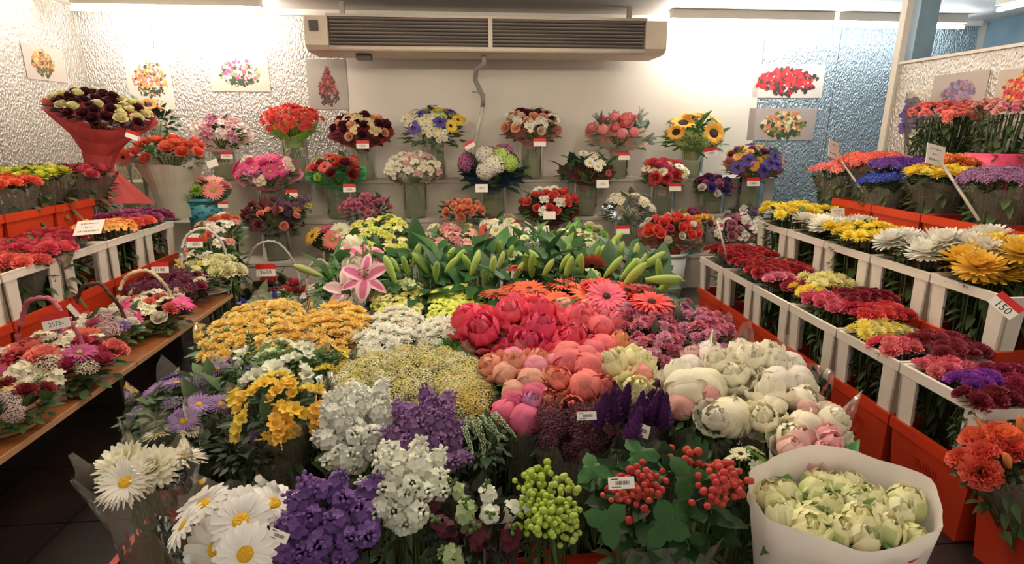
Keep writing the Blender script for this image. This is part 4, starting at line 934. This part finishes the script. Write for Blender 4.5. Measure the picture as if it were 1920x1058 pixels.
# middle step
Y1 = .97
RB('chrysanthemum_bunch', 'yellow chrysanthemum bunch at the shelf end of the middle step', 1495, 402, 2.4, .20, .16, 'pom:f4dc2c:24:5 leaf:3f5a24:20:1', .3, hh=.06)
r = RB('chrysanthemum_bunch', 'white feathery chrysanthemum bunch beside the small sign card on the middle step', 1567, 425, 2.42, .17, .15, 'mum:f2ecda:44:1', .3, hh=.03)
sign_card(r, P(1571, 401, X=2.38), .115, .62, 11, yaw=.25); link('sign_stick', MB().tube([(0, 0, 0), (.0, 0, .10)], .005, 5).mesh('sign_stick', [plain('stick_grey', 'b0a698', .5)]), r, P(1572, 430, X=2.385)-r.location)
RB('chrysanthemum_bunch', 'yellow chrysanthemum bunch with dark leaf specks on the middle step', 1628, 442, 2.38, .17, .17, 'pom:f6da1e:26:6 leaf:2f4a1e:18:2', .3, hh=.06)
RB('chrysanthemum_bunch', 'large white feathery chrysanthemum bunch on the middle step', 1738, 468, 2.38, .15, .15, 'mum:f4f0e2:60:1', .3, hh=.04, cover=1.9)
RB('chrysanthemum_bunch', 'white feathery chrysanthemum bunch behind the big yellow ones on the middle step', 1850, 464, 2.46, .13, .14, 'mum:f4efe0:60:1', .3, hh=.04, cover=1.9)
r = RB('chrysanthemum_bunch', 'golden yellow large-headed chrysanthemum bunch above the 150 price tag', 1858, 516, 2.36, .14, .11, 'mum:f8ca16:80:1', .3, hh=.05, cover=1.9)
price_tag(r, P(1886, 573, X=2.16), .10, '150', True, -.65, -.8)
RB('chrysanthemum_bunch', 'golden chrysanthemum bunch beside the partition at the end of the middle step', 1915, 488, 2.48, .11, .11, 'mum:f6cf2a:70:1', .3, hh=.05, cover=1.9)
# top step
Y2 = 1.27
def TB(name, label, px, py, rx, ry, heads, Z=Y2, **k):
    return RB(name, label, px, py, Z, rx, ry, heads, .73, rect=False, hh=.05, wrap=dict(col='cello', depth=.34, rb=.10, rt=1.04, lip=-.02), cover=1.9, **k)
r = TB('statice_bunch', 'coral pink dyed bunch at the shelf end of the top step', 1578, 324, .17, .16, 'statice:f8685a:26:3 statice:f87a6a:24:2', Z=2.8)
sign_card(r, P(1563, 281, X=2.70), .15, .85, 12, roll=-.25, yaw=.55); link('sign_stick', MB().tube([P(1570, 291, X=2.71)-P(1618, 360, X=2.63), (0, 0, 0)], .007, 6).mesh('sign_stick', [plain('stick_grey', 'b0a698', .5)]), r, P(1618, 360, X=2.63)-r.location)
TB('statice_bunch', 'orange-coral dyed bunch behind the purple one on the top step', 1638, 306, .16, .16, 'statice:f8683e:26:3 statice:f85f4e:24:2', Z=2.88)
TB('statice_bunch', 'purple dyed bunch behind the blue one on the top step', 1690, 318, .17, .15, 'statice:6c2a8e:26:3 statice:5a2f9a:24:2', Z=2.88)
TB('statice_bunch', 'deep blue dyed bunch on the top step', 1662, 346, .13, .12, 'statice:2a3fae:28:1', Z=2.76)
r = TB('chrysanthemum_bunch', 'yellow chrysanthemum bunch behind the large tilted sign card', 1770, 332, .18, .17, 'pom:f6d62c:28:3 pom:f0dc6a:26:1', Z=2.83)
sign_card(r, P(1754, 291, X=2.62), .155, .72, 13, roll=-.18, yaw=.3); link('sign_stick', MB().tube([P(1764, 303, X=2.63)-P(1836, 414, X=2.60), (0, 0, 0)], .008, 6).mesh('sign_stick', [plain('stick_grey', 'b0a698', .5)]), r, P(1836, 414, X=2.60)-r.location)
TB('chrysanthemum_bunch', 'orange dyed bunch behind the yellow chrysanthemums on the top step', 1790, 312, .15, .1, 'pom:f08a2e:26:1', Z=2.92)
TB('statice_bunch', 'mauve statice bunch in clear sleeve on the top step', 1888, 344, .17, .17, 'statice:a06a96:34:3 statice:b47ea0:30:1', Z=2.83)
# potted plants by the partition
def pot_plant(label, px, py, w, hd, X, Zb, fol='fine:3c5a30:1.25'):
    C = P(px, py, X=X-.06); rx = span(w/2, C)*.9
    return bunch('potted_plant', label, 'potted plant', C, rx*.75, rx, rx*.4, hd, Zb, tilt=10, stems='bucket', fol=fol, cover=1.3)
ZL = 1.132
r = pot_plant('coral flowering pot plant with bushy dark foliage by the partition', 1768, 222, 130, 'carnc:f07a70:26:5 carnc:e06a68:22:2', 3.2, ZL)
o = link('foliage', foliage_mesh('fine'), r, (0, 0, .20), None, (.16, .26, .2), '37512e'); o['kind'] = 'stuff'
m = MB(); m.lathe([(.01, 0), (.10, 0), (.15, .2), (.14, .2), (.09, .01), (.01, .01)], 24); link('pot', m.mesh('pot', [CLOTH]), r, color='4a4238')
m = MB()
for k in range(6): leafshape(m, .34+.05*k % .2, .035, .2, trs(Vector((0, 0, 0)), Vector((rnd.uniform(-.3, .1), rnd.uniform(-.3, .3), 1)).to_track_quat('X', 'Z').to_matrix()))
r2 = thing('orchid_sleeve', 'purple orchid in a clear pointed sleeve leaning on the partition edge', 'flower', tuple(P(1705, 290, X=3.3)))
for k, (px, py) in enumerate(((1712, 195), (1722, 208), (1702, 215), (1718, 228), (1698, 240), (1706, 222))):
    link('orchid_bloom', head_mesh('orchid'), r2, P(px, py, X=3.28)-r2.location, aim((-.6, -.7, .3), k), .06, '5a3f8e')
m = MB(); m.tube([(0, 0, 0), P(1700, 250, X=3.3)-r2.location, P(1722, 185, X=3.3)-r2.location], .008, 5); link('stem', m.mesh('stem', [STEM]), r2)
m = MB(); m.lathe([(.03, -.02), (.07, .14), (.13, .42)], 16); link('cellophane_sleeve', m.mesh('cellophane_sleeve', [CELLO]), r2, (0, 0, .02), (0, .12, 0))
r = pot_plant('pale pink flowering pot plant in a magenta pot by the partition', 1885, 215, 130, 'carnc:f0a8a0:24:5 carnc:f0c0b4:22:3 carnc:e87a90:22:1', 3.2, ZL)
m = MB(); m.lathe([(.01, 0), (.115, 0), (.15, .24), (.14, .24), (.11, .01), (.01, .01)], 24); link('pot', m.mesh('pot', [CLOTH]), r, color='d8245e')
r = pot_plant('coral flowering pot plant half hidden behind its neighbours by the partition', 1805, 210, 90, 'carnc:e88478:22:1', 3.33, ZL)
bucket_round('plant_pot', 'small dark violet empty pot beside the magenta pot', P(1848, 275, X=3.2).x, P(1848, 275, X=3.2).y, ZL-.002, .07, .16, '4a2a78', .85, 'pot')

# ---------------------------------------------------------------- left rows
RB('rose_bunch', 'magenta and purple rose bunch at the shelf end behind the bench', 258, 408, -2.43, .17, .16, 'carn:a8386e:26:2 carn:c04a7a:24:2 rose:902a5a:24:2', .3)
RB('rose_bunch', 'orange-red carnation bunch in front of the magenta ones behind the bench', 243, 424, -2.37, .14, .10, 'carn:f05a3e:28:1', .3)
r = RB('alstroemeria_bunch', 'orange and yellow alstroemeria bunch beside the tilted sign card', 205, 432, -2.36, .13, .14, 'alstro:f29a30:28:3 alstro:f0b048:26:2', .3)
sign_card(r, P(167, 427, X=-2.16), .16, .62, 14, roll=.12, yaw=-.15, pitch=.55)
RB('rose_bunch', 'crimson rose bunch behind the bench', 95, 452, -2.42, .15, .17, 'carn:c42a3e:32:3 rose:c8283c:32:2', .3, wrap=SL)
RB('rose_bunch', 'pinkish red rose bunch under clear wrap behind the bench', 60, 470, -2.36, .18, .12, 'carn:e03c50:36:2 rose:e8485a:34:2', .3, wrap=SL)
RB('rose_bunch', 'coral rose bunch at the open end of the row behind the bench', 25, 490, -2.36, .15, .12, 'carn:f06a5a:38:3 carn:f08a70:34:1', .3, wrap=SL)
RB('rose_bunch', 'yellow-orange carnation bunch at the frame side of the row behind the bench', -8, 510, -2.4, .08, .10, 'carn:f0a84a:36:1', .3)
TL = dict(rect=False, hh=.05, cover=1.4)
RB('chrysanthemum_bunch', 'lime yellow chrysanthemum bunch in clear wrap on the left top step', 58, 333, -2.84, .22, .16, 'pom:dcdc2e:28:3 pom:e8e44a:26:1', .73, wrap=dict(col='cello', depth=.34, rb=.1, rt=1.06), **TL)
RB('rose_bunch', 'bright orange rose bunch in clear wrap on the left top step', 10, 350, -2.8, .15, .13, 'carn:f8682e:32:1', .73, wrap=dict(col='cello', depth=.34, rb=.1, rt=1.06), **TL)
RB('rose_bunch', 'pinkish red rose bunch in clear wrap before the crimson paper foot', 150, 326, -2.8, .20, .15, 'rose:d84050:26:2 carn:d03a4e:24:2', .73, wrap=dict(col='cello', depth=.32, rb=.1, rt=1.1), **TL)

# ---------------------------------------------------------------- flowers on the floor, from the shelf towards the open side
CE = dict(col='cello', jag=.045, rt=1.16, lip=.025)
CB('iris_bunch', 'blue-violet iris bunch beside the red rose basket', 505, 572, 100, 34, .66, 'iris:4a3c9a:40:4 leaf:4a5a34:40:2', tilt=10, hh=.03)
CB('iris_bunch', 'violet iris bunch in white paper under the pink lily', 632, 575, 120, 40, .70, 'iris:5a4a9c:42:5 leaf:4a6038:40:2', tilt=10, hh=.03, wrap=dict(col='e6ded0', rt=1.0, depth=.3))
r = CB('lily_bunch', 'open pink stargazer-type lily with cream blooms and one long bud', 660, 525, 130, 60, .78, 'lily:d8587e:80:1 lily:e8a8a8:60:1 peony:efe8cc:44:2 leaf:3f6a34:60:4 alstro:d8783a:30:1', tilt=30, hh=.10, cover=.9)
link('lily_bloom', head_mesh('lily'), r, P(683, 518, Z=.86)-r.location, aim((.1, -.75, .65), .4), .115, 'd85a82')
link('lily_bud', head_mesh('lilybud'), r, P(577, 508, Z=.86)-r.location, aim((-.9, -.1, .45)), .07, 'a8b864')
CB('peony_bunch', 'small cream-white bloom bunch between the irises and yellow daisies', 668, 560, 60, 34, .72, 'peony:f0eedc:36:3 leaf:6a8a50:30:1', tilt=15, hh=.04)
LB = 'lilybud:a9c654:42:6 leaf:2c5426:74:7 leaf:3f6a2e:64:4 lilybud:c8d47a:38:2 alstro:d0d8a0:30:1'
for lb, px, w in (('green lily bud bunch beside the open pink lily', 790, 130), ('green lily bud bunch in the middle of the lily row', 925, 150), ('green lily bud bunch behind the orange gerberas', 1060, 140), ('green lily bud bunch at the shelf end of the lily row', 1180, 130)):
    r = CB('lily_bunch', lb, px, 512, w, 70, .80, LB, tilt=12, hh=.07, cover=1.5, jit=.4, fol='broad:2a4f24:1.2')
    for k in range(5):
        link('lily_bud', head_mesh('lilybud'), r, P(px-w*.45+w*.22*k, 488+rnd.uniform(-14, 22), Z=.88)-r.location, aim((rnd.uniform(-.9, .9), rnd.uniform(-.5, .2), 1)), .062*rnd.uniform(.8, 1.2), rnd.choice(('a8c850', 'bcd068', '98b848')))
for px, py, d in ((1222, 490, (.8, -.1, .6)), (1245, 524, (1, -.2, .05)), (1190, 515, (.3, -.3, .5)), (1140, 478, (.4, 0, .9)), (1150, 455, (.6, 0, .7))):
    link('lily_bud', head_mesh('lilybud'), r, P(px, py, Z=.88)-r.location, aim(d), .08, 'b4cc5c')
r = CB('gerbera_bunch', 'orange and coral gerbera bunch with one facing-away bloom', 1085, 560, 290, 46, .76, 'gerbera:ee5a1c:62:5 gerbera:e8401e:62:3 gerbera:d8341c:56:1', tilt=6, hh=.06, cover=1.0, fol='fine:5a6a40:.8', wrap=None)
for px, py, s, col, n in ((1137, 556, 42, 'f2607c', (0, -.55, .85)), (1110, 500, 30, 'c8502c', (.25, .8, .35)), (1118, 532, 36, 'e83a1c', (-.1, .1, 1)), (1222, 566, 44, 'ee3c18', (0, -.15, 1)), (1205, 540, 30, 'b82a2c', (.1, .1, 1)), (972, 503, 26, 'c8301e', (-.1, .05, 1)), (1005, 572, 38, 'f0601e', (0, -.35, .9)), (1005, 548, 30, 'd8481e', (0, .1, 1)), (930, 552, 34, 'c8541e', (0, .05, 1))):
    p = P(px, py, Z=.84); link('gerbera_bloom', head_mesh('gerbera'), r, p-r.location, aim(n, px), span(s, p), col)
    link('bloom_stem', MB().tube([p-r.location-Vector(n).normalized()*.012, (p-r.location)*.6], .006, 5).mesh('bloom_stem', [STEM]), r)
CB('chrysanthemum_bunch', 'pale yellow spray daisy bunch with green eyes', 752, 566, 110, 62, .72, 'daisyg:f0ec9a:21:6 daisyg:e8e060:19:2', hh=.05, tilt=8, wrap=CE, cover=1.3)
CB('chrysanthemum_bunch', 'lime yellow spray daisy bunch beside the pale yellow one', 853, 572, 112, 66, .72, 'daisyg:e6ec5a:21:6 daisyg:eef080:19:2', hh=.05, tilt=8, wrap=CE, cover=1.3)
CB('chrysanthemum_bunch', 'mustard yellow button chrysanthemum bunch beside the aisle', 482, 630, 190, 92, .72, 'button:f0cc62:27:6 button:f4d678:25:3', hh=.06, tilt=10, wrap=CE, cover=1.45)
CB('chrysanthemum_bunch', 'mustard yellow button chrysanthemum bunch beside the white ones', 622, 630, 150, 92, .72, 'button:efc658:27:6 button:f2d070:25:3', hh=.06, tilt=10, wrap=CE, cover=1.45)
CB('chrysanthemum_bunch', 'cream-white button chrysanthemum bunch in front of the pale yellow daisies', 742, 610, 104, 40, .73, 'button:f2efdc:25:1', hh=.04, tilt=8, cover=1.4)
CB('chrysanthemum_bunch', 'large white button chrysanthemum bunch beside the mustard ones', 724, 648, 120, 46, .72, 'button:f4f2e2:28:1', hh=.05, tilt=8, wrap=CE, cover=1.4)
CB('chrysanthemum_bunch', 'white button chrysanthemum bunch above the green pompons', 828, 634, 104, 44, .72, 'button:f4f2e0:26:1', hh=.05, tilt=8, cover=1.4)
CB('pompon_bunch', 'bright green pompon chrysanthemum bunch', 852, 662, 112, 34, .71, 'pom:4f8a1e:32:1 pom:68a02c:28:1', hh=.02, tilt=8, cover=1.3)
CB('tiny_flower_bunch', 'wide cream and yellow tiny-flowered spray bunch', 768, 720, 300, 100, .71, 'spray:ece2a0:30:5 spray:e4d478:28:3 spray:f2ecc4:28:3', hh=.05, tilt=8, wrap=CE, cover=1.9, fol='fine:8a8f4a:.95')
CB('tiny_flower_bunch', 'golden tiny-flowered spray bunch beside the peonies', 860, 755, 130, 84, .69, 'spray:e6cf6a:30:4 spray:eee0a0:28:3', hh=.04, tilt=12, cover=1.8, fol='fine:8a8a40:.95')
r = CB('freesia_bunch', 'white freesia bunch with dark feathery leaves', 530, 694, 190, 66, .72, 'freesia:f2f2da:56:5 freesia:dfe8b8:48:2 fern:33582a:60:2', hh=.05, tilt=14, wrap=CE, cover=1.3, fol='leafy:5a7a3c:1')
for px, py, d in ((430, 690, (-1, .1, .15)), (470, 672, (-.8, .3, .4)), (470, 655, (-.2, .5, .8)), (560, 655, (.5, .2, .4)), (600, 668, (.8, .2, .3))):
    p = P(px, py, Z=.76); link('fern_frond', head_mesh('fern'), r, p-r.location, Vector(d).to_track_quat('X', 'Z').to_matrix(), .075, '2f5426')
r = CB('freesia_bunch', 'bright yellow freesia bunch in clear sleeve', 512, 768, 170, 74, .70, 'freesia:f6c81a:58:5 freesia:f8dc3a:52:3 leaf:3f6230:44:1', hh=.06, tilt=20, wrap=CE, cover=1.4, fol='leafy:36502a:1')
for px, py in ((530, 790), (545, 775), (520, 805), (592, 780), (570, 700), (590, 690)):
    p = P(px, py, Z=.70); link('freesia_spray', head_mesh('freesia'), r, p-r.location, aim((.2, -.5, .7), px), .05, 'f2b814')
CB('freesia_bunch', 'small yellow-green freesia bud bunch before the mustard chrysanthemums', 610, 686, 90, 34, .72, 'freesia:e8d42a:32:3 leaf:4a7a30:34:3', hh=.03, tilt=10)
r = CB('aster_bunch', 'lilac aster bunch with bushy green leaves at the aisle edge', 345, 760, 170, 90, .70, 'aster:a884b8:46:4 leaf:4a6238:44:4 statice:8a7a92:30:2', hh=.05, tilt=12, wrap=dict(col='cello', jag=.07, rt=1.22, lip=.03), fol='leafy:4a6238:1.1')
CB('aster_bunch', 'lilac and green aster bunch under clear wrap behind the yellow freesias', 420, 725, 130, 70, .70, 'aster:9a7fa8:40:3 leaf:4f6a3c:42:5', hh=.05, tilt=10, wrap=CE, fol='leafy:4f6a3c:1.1')
CB('aster_bunch', 'small white aster bunch inside a clear sleeve below the lilac asters', 318, 836, 120, 46, .66, 'aster:eee8cc:44:3 leaf:3c5436:40:4', hh=.03, tilt=14, wrap=dict(col='cello', jag=.06, rt=1.25, lip=.06), fol='leafy:33482e:1.1')
CB('foliage_bunch', 'dark leafy bunch with mauve star flowers between the asters and white stocks', 470, 830, 130, 70, .64, 'leaf:2c3f26:54:6 aster:7a5f80:44:1', hh=.03, tilt=14, fol='leafy:26361f:1.15')
CB('stock_bunch', 'white stock bunch with green tips beside the purple stocks', 672, 812, 140, 96, .66, 'stock:f2f2e4:64:6', hh=.06, tilt=34, wrap=CE, cover=4, fol='leafy:5a7a44:1', jit=.3)
r = CB('stock_bunch', 'purple stock bunch carrying a small white label', 800, 832, 140, 110, .66, 'stock:96689e:66:5 stock:a67ab0:60:2', hh=.06, tilt=34, wrap=CE, cover=4, fol='leafy:5a6a48:1', jit=.3)
barcode_tag(r, P(734, 840, Z=.78), .04, .8)
r = CB('veronica_bunch', 'drooping white-green veronica spike bunch', 905, 828, 90, 60, .66, 'leaf:2f4a28:50:3', hh=.03, tilt=20, fol='leafy:2f4a28:1.1')
for k, (a, b) in enumerate((((880, 810), (912, 870)), ((905, 806), (940, 858)), ((872, 826), (890, 880)), ((930, 800), (972, 838)), ((895, 815), (928, 880)), ((918, 812), (952, 848)), ((865, 792), (885, 822)))):
    p, q = P(*a, Z=.76), P(*b, Z=.70); link('veronica_spike', head_mesh('veron'), r, (p+q)/2-r.location+Vector((0, 0, .03)), aim(q-p, k), (q-p).length*.62, 'dfe4c0')
# peonies
CB('peony_bunch', 'hot pink open peony bunch in clear sleeve', 985, 640, 250, 90, .74, 'peony:ee3a66:88:5 peony:f05a78:74:3', hh=.07, tilt=14, wrap=CE, cover=1.5, fol='leafy:5a3a34:.8')
CB('peony_bunch', 'peach and salmon half-open peony bunch behind the hot pink ones', 1030, 596, 200, 34, .74, 'bud:f09a86:40:3 peony:f08a84:46:2 peony:f4a8a0:40:1', hh=.04, tilt=10)
CB('peony_bunch', 'coral pink peony bunch with a pale orange heart in clear sleeve', 1115, 640, 130, 80, .73, 'peony:ee7080:62:4 peony:f2a070:56:1 bud:f0606e:50:2', hh=.06, tilt=12, wrap=CE, cover=1.5)
CB('peony_bunch', 'peach peony bunch in front of the hot pink ones', 985, 715, 150, 70, .72, 'peony:f0a080:62:3 bud:f2b090:50:2 bud:e88aa0:46:2', hh=.06, tilt=16, wrap=CE, cover=1.5)
CB('peony_bunch', 'coral bud peony bunch beside the cream peony', 1085, 722, 120, 90, .72, 'bud:f0706c:60:4 peony:f08070:60:2', hh=.06, tilt=16, wrap=CE, cover=1.5)
CB('peony_bunch', 'rose pink bud bunch under crinkled wrap before the peach peonies', 980, 778, 100, 60, .68, 'bud:e85a82:52:3 peony:d88ab8:50:1', hh=.05, tilt=20, wrap=CE, cover=1.4)
CB('peony_bunch', 'large cream peony bunch behind the purple plumes', 1178, 722, 110, 60, .73, 'peony:f4ecb8:86:2 bud:f08a88:46:1', hh=.05, tilt=20, wrap=CE, cover=1.6)
PK = 'carnc:d8788e:34:5 carnc:e09ab0:34:3 carnc:c85a72:30:3 leaf:4a4a38:30:1'
CB('spray_carnation_bunch', 'dusty pink spray carnation bunch behind the white peonies', 1215, 630, 140, 80, .74, PK, hh=.06, tilt=12, wrap=CE, cover=1.5, fol='leafy:5a5a48:1')
CB('spray_carnation_bunch', 'mauve pink spray carnation bunch beside the right aisle', 1325, 632, 110, 90, .74, 'carnc:d47088:34:4 carnc:d888a8:34:3 leaf:4a5238:34:2', hh=.06, tilt=12, wrap=CE, cover=1.5, fol='leafy:4f5a44:1')
CB('spray_carnation_bunch', 'deep rose spray carnation bunch in front of the red gerbera', 1240, 592, 170, 34, .74, 'carnc:b84a66:30:4 carnc:c86ab0:34:1 carnc:c45a74:28:2', hh=.04, tilt=10, cover=1.3)
CB('peony_bunch', 'cream-white peony bunch with pale green leaves in a wide clear sleeve', 1425, 720, 190, 80, .74, 'peony:fdf6de:72:6 bud:faf0de:56:3 leaf:3a5a34:30:1', hh=.07, tilt=14, wrap=dict(col='cello', jag=.08, rt=1.32, lip=.05), cover=1.5)
CB('peony_bunch', 'blush white peony bunch behind the cream peonies', 1320, 695, 90, 50, .74, 'bud:f6eae0:54:4 peony:f0c8c0:40:1', hh=.05, tilt=12, cover=1.4)
CB('peony_bunch', 'white and blush bud bunch beside the purple plumes', 1310, 768, 130, 90, .72, 'bud:fcf4d2:80:3 peony:fcf6e2:70:2 bud:e8a898:46:2', hh=.06, tilt=18, wrap=CE, cover=1.5)
CB('peony_bunch', 'cream peony bunch with blush pink buds at the open side', 1480, 795, 190, 76, .71, 'peony:fcf4d8:70:4 bud:faeed2:52:3 bud:ecb8a8:42:2', hh=.06, tilt=16, wrap=dict(col='cello', jag=.08, rt=1.28, lip=.04), cover=1.5)
r = CB('astilbe_bunch', 'dark wine feathery astilbe bunch with a barcode label', 1075, 812, 160, 60, .68, 'statice:5a2434:38:5 statice:7a3a44:34:2 plume:4a1a2a:50:1', hh=.04, tilt=22, wrap=CE, cover=1.7, fol='fine:3a2a24:1.05')
barcode_tag(r, P(1100, 780, Z=.78), .052, .42)
r = CB('celosia_bunch', 'deep purple pointed celosia plume bunch', 1190, 772, 130, 50, .70, 'plume:62306c:64:6', hh=.05, tilt=14, wrap=CE, cover=1.7, fol='fine:34203a:1', jit=.3)
for k, (px, py) in enumerate(((1128, 770), (1150, 762), (1172, 752), (1200, 768), (1228, 765), (1245, 772), (1190, 800))):
    p = P(px, py, Z=.78); link('celosia_plume', head_mesh('plume'), r, p-r.location, aim((rnd.uniform(-.2, .2), -.15, 1)), .062, '643070')
barcode_tag(r, P(1205, 808, Z=.74), .042, .8, roll=-.5, yaw=.3)
# nearest row
CB('aster_bunch', 'white full aster bunch with yellow eyes standing beside the dark aisle', 262, 892, 200, 60, .66, 'aster:f4eedc:96:3 mum:f2ecd4:90:3', hh=.03, tilt=16, cover=1.5, ss=.35, fol='leafy:2f3f2a:.7', wrap=dict(col='cello', depth=.28, rb=.07, rt=1.2, lip=.03, jag=.05))
r = CB('oxeye_daisy_bunch', 'large white oxeye daisy bunch with yellow centres in clear sleeve', 430, 985, 190, 90, .66, 'oxeye:f4f0e6:110:5', hh=.04, tilt=26, cover=1.0, ss=.4, fol=None, wrap=dict(col='cello', depth=.3, rb=.08, rt=1.25, lip=.04, jag=.05))
for px, py, s, n in ((452, 978, 62, (0, -.5, .85)), (512, 945, 55, (.3, -.1, .9)), (345, 985, 48, (-.6, -.2, .6)), (460, 1040, 60, (.1, -.7, .6))):
    p = P(px, py, Z=.71); link('oxeye_daisy_bloom', head_mesh('oxeye'), r, p-r.location, aim(n, px), span(s, p), 'f6f2ea')
r = CB('stock_bunch', 'vivid violet stock bunch beside the oxeye daisies', 620, 985, 190, 120, .66, 'stock:7d509c:84:6', hh=.05, tilt=38, cover=4, fol='leafy:3a3a34:1', jit=.35)
barcode_tag(r, P(522, 1005, Z=.74), .04, .5, roll=-.4)
CB('stock_bunch', 'cream-white stock bunch with lime green tips before the purple stocks', 768, 925, 150, 100, .67, 'stock:f2f2de:74:5', hh=.06, tilt=36, cover=4, fol='leafy:4a6a34:1', jit=.35)
r = CB('stock_bunch', 'bunch of green-tipped spikes with white and dark wine florets', 890, 985, 190, 120, .64, 'snap:eeeed8:100:2 snap:5a1a2c:100:3 snap:b8c88a:90:2', hh=.05, tilt=34, cover=3, fol='leafy:2a2a20:1', jit=.35)
r = CB('berry_bunch', 'lime green berry-like cluster bunch with tiny white flowers', 1030, 960, 110, 90, .66, 'berry:b4cc3a:64:5 berry:c8d860:56:3', hh=.05, tilt=36, cover=1.8, fol='leafy:2c4020:.9')
for k, (px, py) in enumerate(((1010, 940), (1035, 960), (1060, 945), (1022, 985), (1055, 970), (990, 915))):
    p = P(px, py, Z=.73); link('berry_cluster', head_mesh('berry'), r, p-r.location, aim((0, -.6, .6), k), .036, 'b8d040')
r = CB('viburnum_bunch', 'red viburnum berry bunch with broad dark leaves and a barcode label', 1250, 930, 270, 130, .66, 'lobed:2f5a24:70:6 berry:c8341c:80:3 leaf:3a6a2c:80:2', hh=.04, tilt=30, cover=1.3, fol='broad:26461e:1.05', wrap=dict(col='cello', jag=.05, rt=1.1))
for px, py, s in ((1350, 900, .05), (1330, 925, .045), (1215, 900, .045), (1205, 915, .04), (1380, 905, .045), (1160, 925, .035)):
    p = P(px, py, Z=.75); link('berry_cluster', head_mesh('berry'), r, p-r.location, aim((0, -.5, .7), px), s, 'd03c22')
for px, py, s, n in ((1200, 852, .052, (0, -.4, .8)), (1290, 895, .058, (.1, -.6, .7)), (1110, 880, .045, (-.2, -.4, .8)), (1140, 980, .05, (0, -.7, .6)), (1250, 990, .05, (0, -.8, .5))):
    p = P(px, py, Z=.74); link('lobed_leaf', head_mesh('lobed'), r, p-r.location, aim(n, px), s, '33602a')
barcode_tag(r, P(1165, 906, Z=.785), .056, .43)
CB('narcissus_bunch', 'small cream flower and light green leaf bunch beside the white paper sleeve', 1400, 880, 90, 50, .68, 'daisyd:efe8b8:34:3 leaf:6a9a3c:60:4 alstro:e8ecc0:34:3', hh=.05, tilt=20, cover=1.4)
# wrapped tulips
def sleeve_print(root, C, rx, ry, Rm, a0, a1, z0, z1):
    """red frame corner, black arc and small red mark printed on a paper sleeve, wrapped on its curved side"""
    def at(u, v):
        a = a0+(a1-a0)*u; z = z0+(z1-z0)*v; k = 1.012+(z)*.35
        return Vector((rx*k*math.cos(a), ry*k*math.sin(a), z))
    def band(pts, w, m):
        for (u0, v0), (u1, v1) in zip(pts, pts[1:]):
            m.add([at(u0, v0-w), at(u1, v1-w), at(u1, v1+w), at(u0, v0+w)], [(0, 1, 2, 3)])
    m = MB(); band([(i/12, .95) for i in range(13)], .035, m); m.add([at(0, .5), at(.03, .5), at(.03, .95), at(0, .95)], [(0, 1, 2, 3)]); m.add([at(.97, .5), at(1, .5), at(1, .95), at(.97, .95)], [(0, 1, 2, 3)])
    m.add([at(.44, .42), at(.5, .5), at(.56, .42), at(.5, .46)], [(0, 1, 2, 3)]); m.add([at(.44, .54), at(.5, .48), at(.56, .54), at(.5, .52)], [(0, 1, 2, 3)])
    link('printed_frame', m.mesh('printed_frame', [TAGR], False), root, C-root.location, Rm)
    m = MB(); band([(.5+.24*math.cos(t), .48+.3*math.sin(t)) for t in (math.pi*i/12 for i in range(13))], .03, m)
    link('printed_arc', m.mesh('printed_arc', [INK], False), root, C-root.location, Rm)
def paper_sleeve(root, C, rx, ry, Rm, back, front, dep, rb, col):
    n = 48; vs, fs = [], []; R = random.Random(9)
    for t in (0, .35, .7, 1):
        for j in range(n):
            a = 2*math.pi*j/n; e = t; wob = 1+.018*math.sin(7*a+1)+.012*math.sin(13*a)
            top = front+(back-front)*(.5+.5*math.sin(a))+.008*math.sin(5*a+.6)
            k = 1.0+.35*top if t == 1 else 1.0
            p1 = Rm @ Vector((rx*k*wob*math.cos(a), ry*k*wob*math.sin(a), top)); p0 = Vector((rb*math.cos(a), rb*math.sin(a), -dep))
            vs.append(p0*(1-e)+p1*e)
    for i in range(3):
        for j in range(n): fs.append((i*n+j, i*n+(j+1) % n, (i+1)*n+(j+1) % n, (i+1)*n+j))
    m = MB(); m.add(vs, fs); link('paper_sleeve', m.mesh('paper_sleeve', [PAPER]), root, C-root.location, None, None, col)
C = P(1577, 950, Z=.70); rx = span(168, C); ry = rx*.62
r = bunch('tulip_bunch', 'cream and green parrot tulip bunch in a large white paper sleeve', 'bunch', C-Vector((0, 0, .03)), rx*.9, ry*.84, .02, 'parrot:f6f0b8:70:6 parrot:eeeeac:64:3 tulip:f4f0c4:58:3 leaf:4a8a3c:40:1', .04, tilt=6, cover=1.9, fol='leafy:6a8a4a:.8', stems='bucket', jit=.3, flat=.3)
Rm = Matrix.Rotation(math.radians(6), 3, 'X')
paper_sleeve(r, C, rx*1.04, ry*1.06, Rm, .055, .02, .62, rx*.5, 'f0e6da')
C2 = P(1530, 842, Z=.72); rx2 = span(75, C2); ry2 = rx2*.8
r = bunch('tulip_bunch', 'pale pink tulip bunch in a white paper sleeve with red frame and black arc', 'bunch', C2, rx2*.95, ry2*.8, .02, 'tulip:f2b0b0:56:5 tulip:f4c4bc:50:2 leaf:4a8a44:44:2', .04, tilt=10, cover=1.5, fol='leafy:6a8a5a:.8', jit=.3)
Rm2 = Matrix.Rotation(math.radians(10), 3, 'X'); paper_sleeve(r, C2, rx2*1.12, ry2*1.1, Rm2, .0, -.02, .6, rx2*.5, 'efe6dc')
sleeve_print(r, C2, rx2*1.13, ry2*1.11, Rm2, math.radians(198), math.radians(318), -.12, -.03)
sleeve_print(bpy.data.objects[[o.name for o in bpy.data.objects if o.get('label', '').startswith('cream and green parrot')][0]], C, rx*1.05, ry*1.07, Rm, math.radians(268), math.radians(312), -.13, -.03)
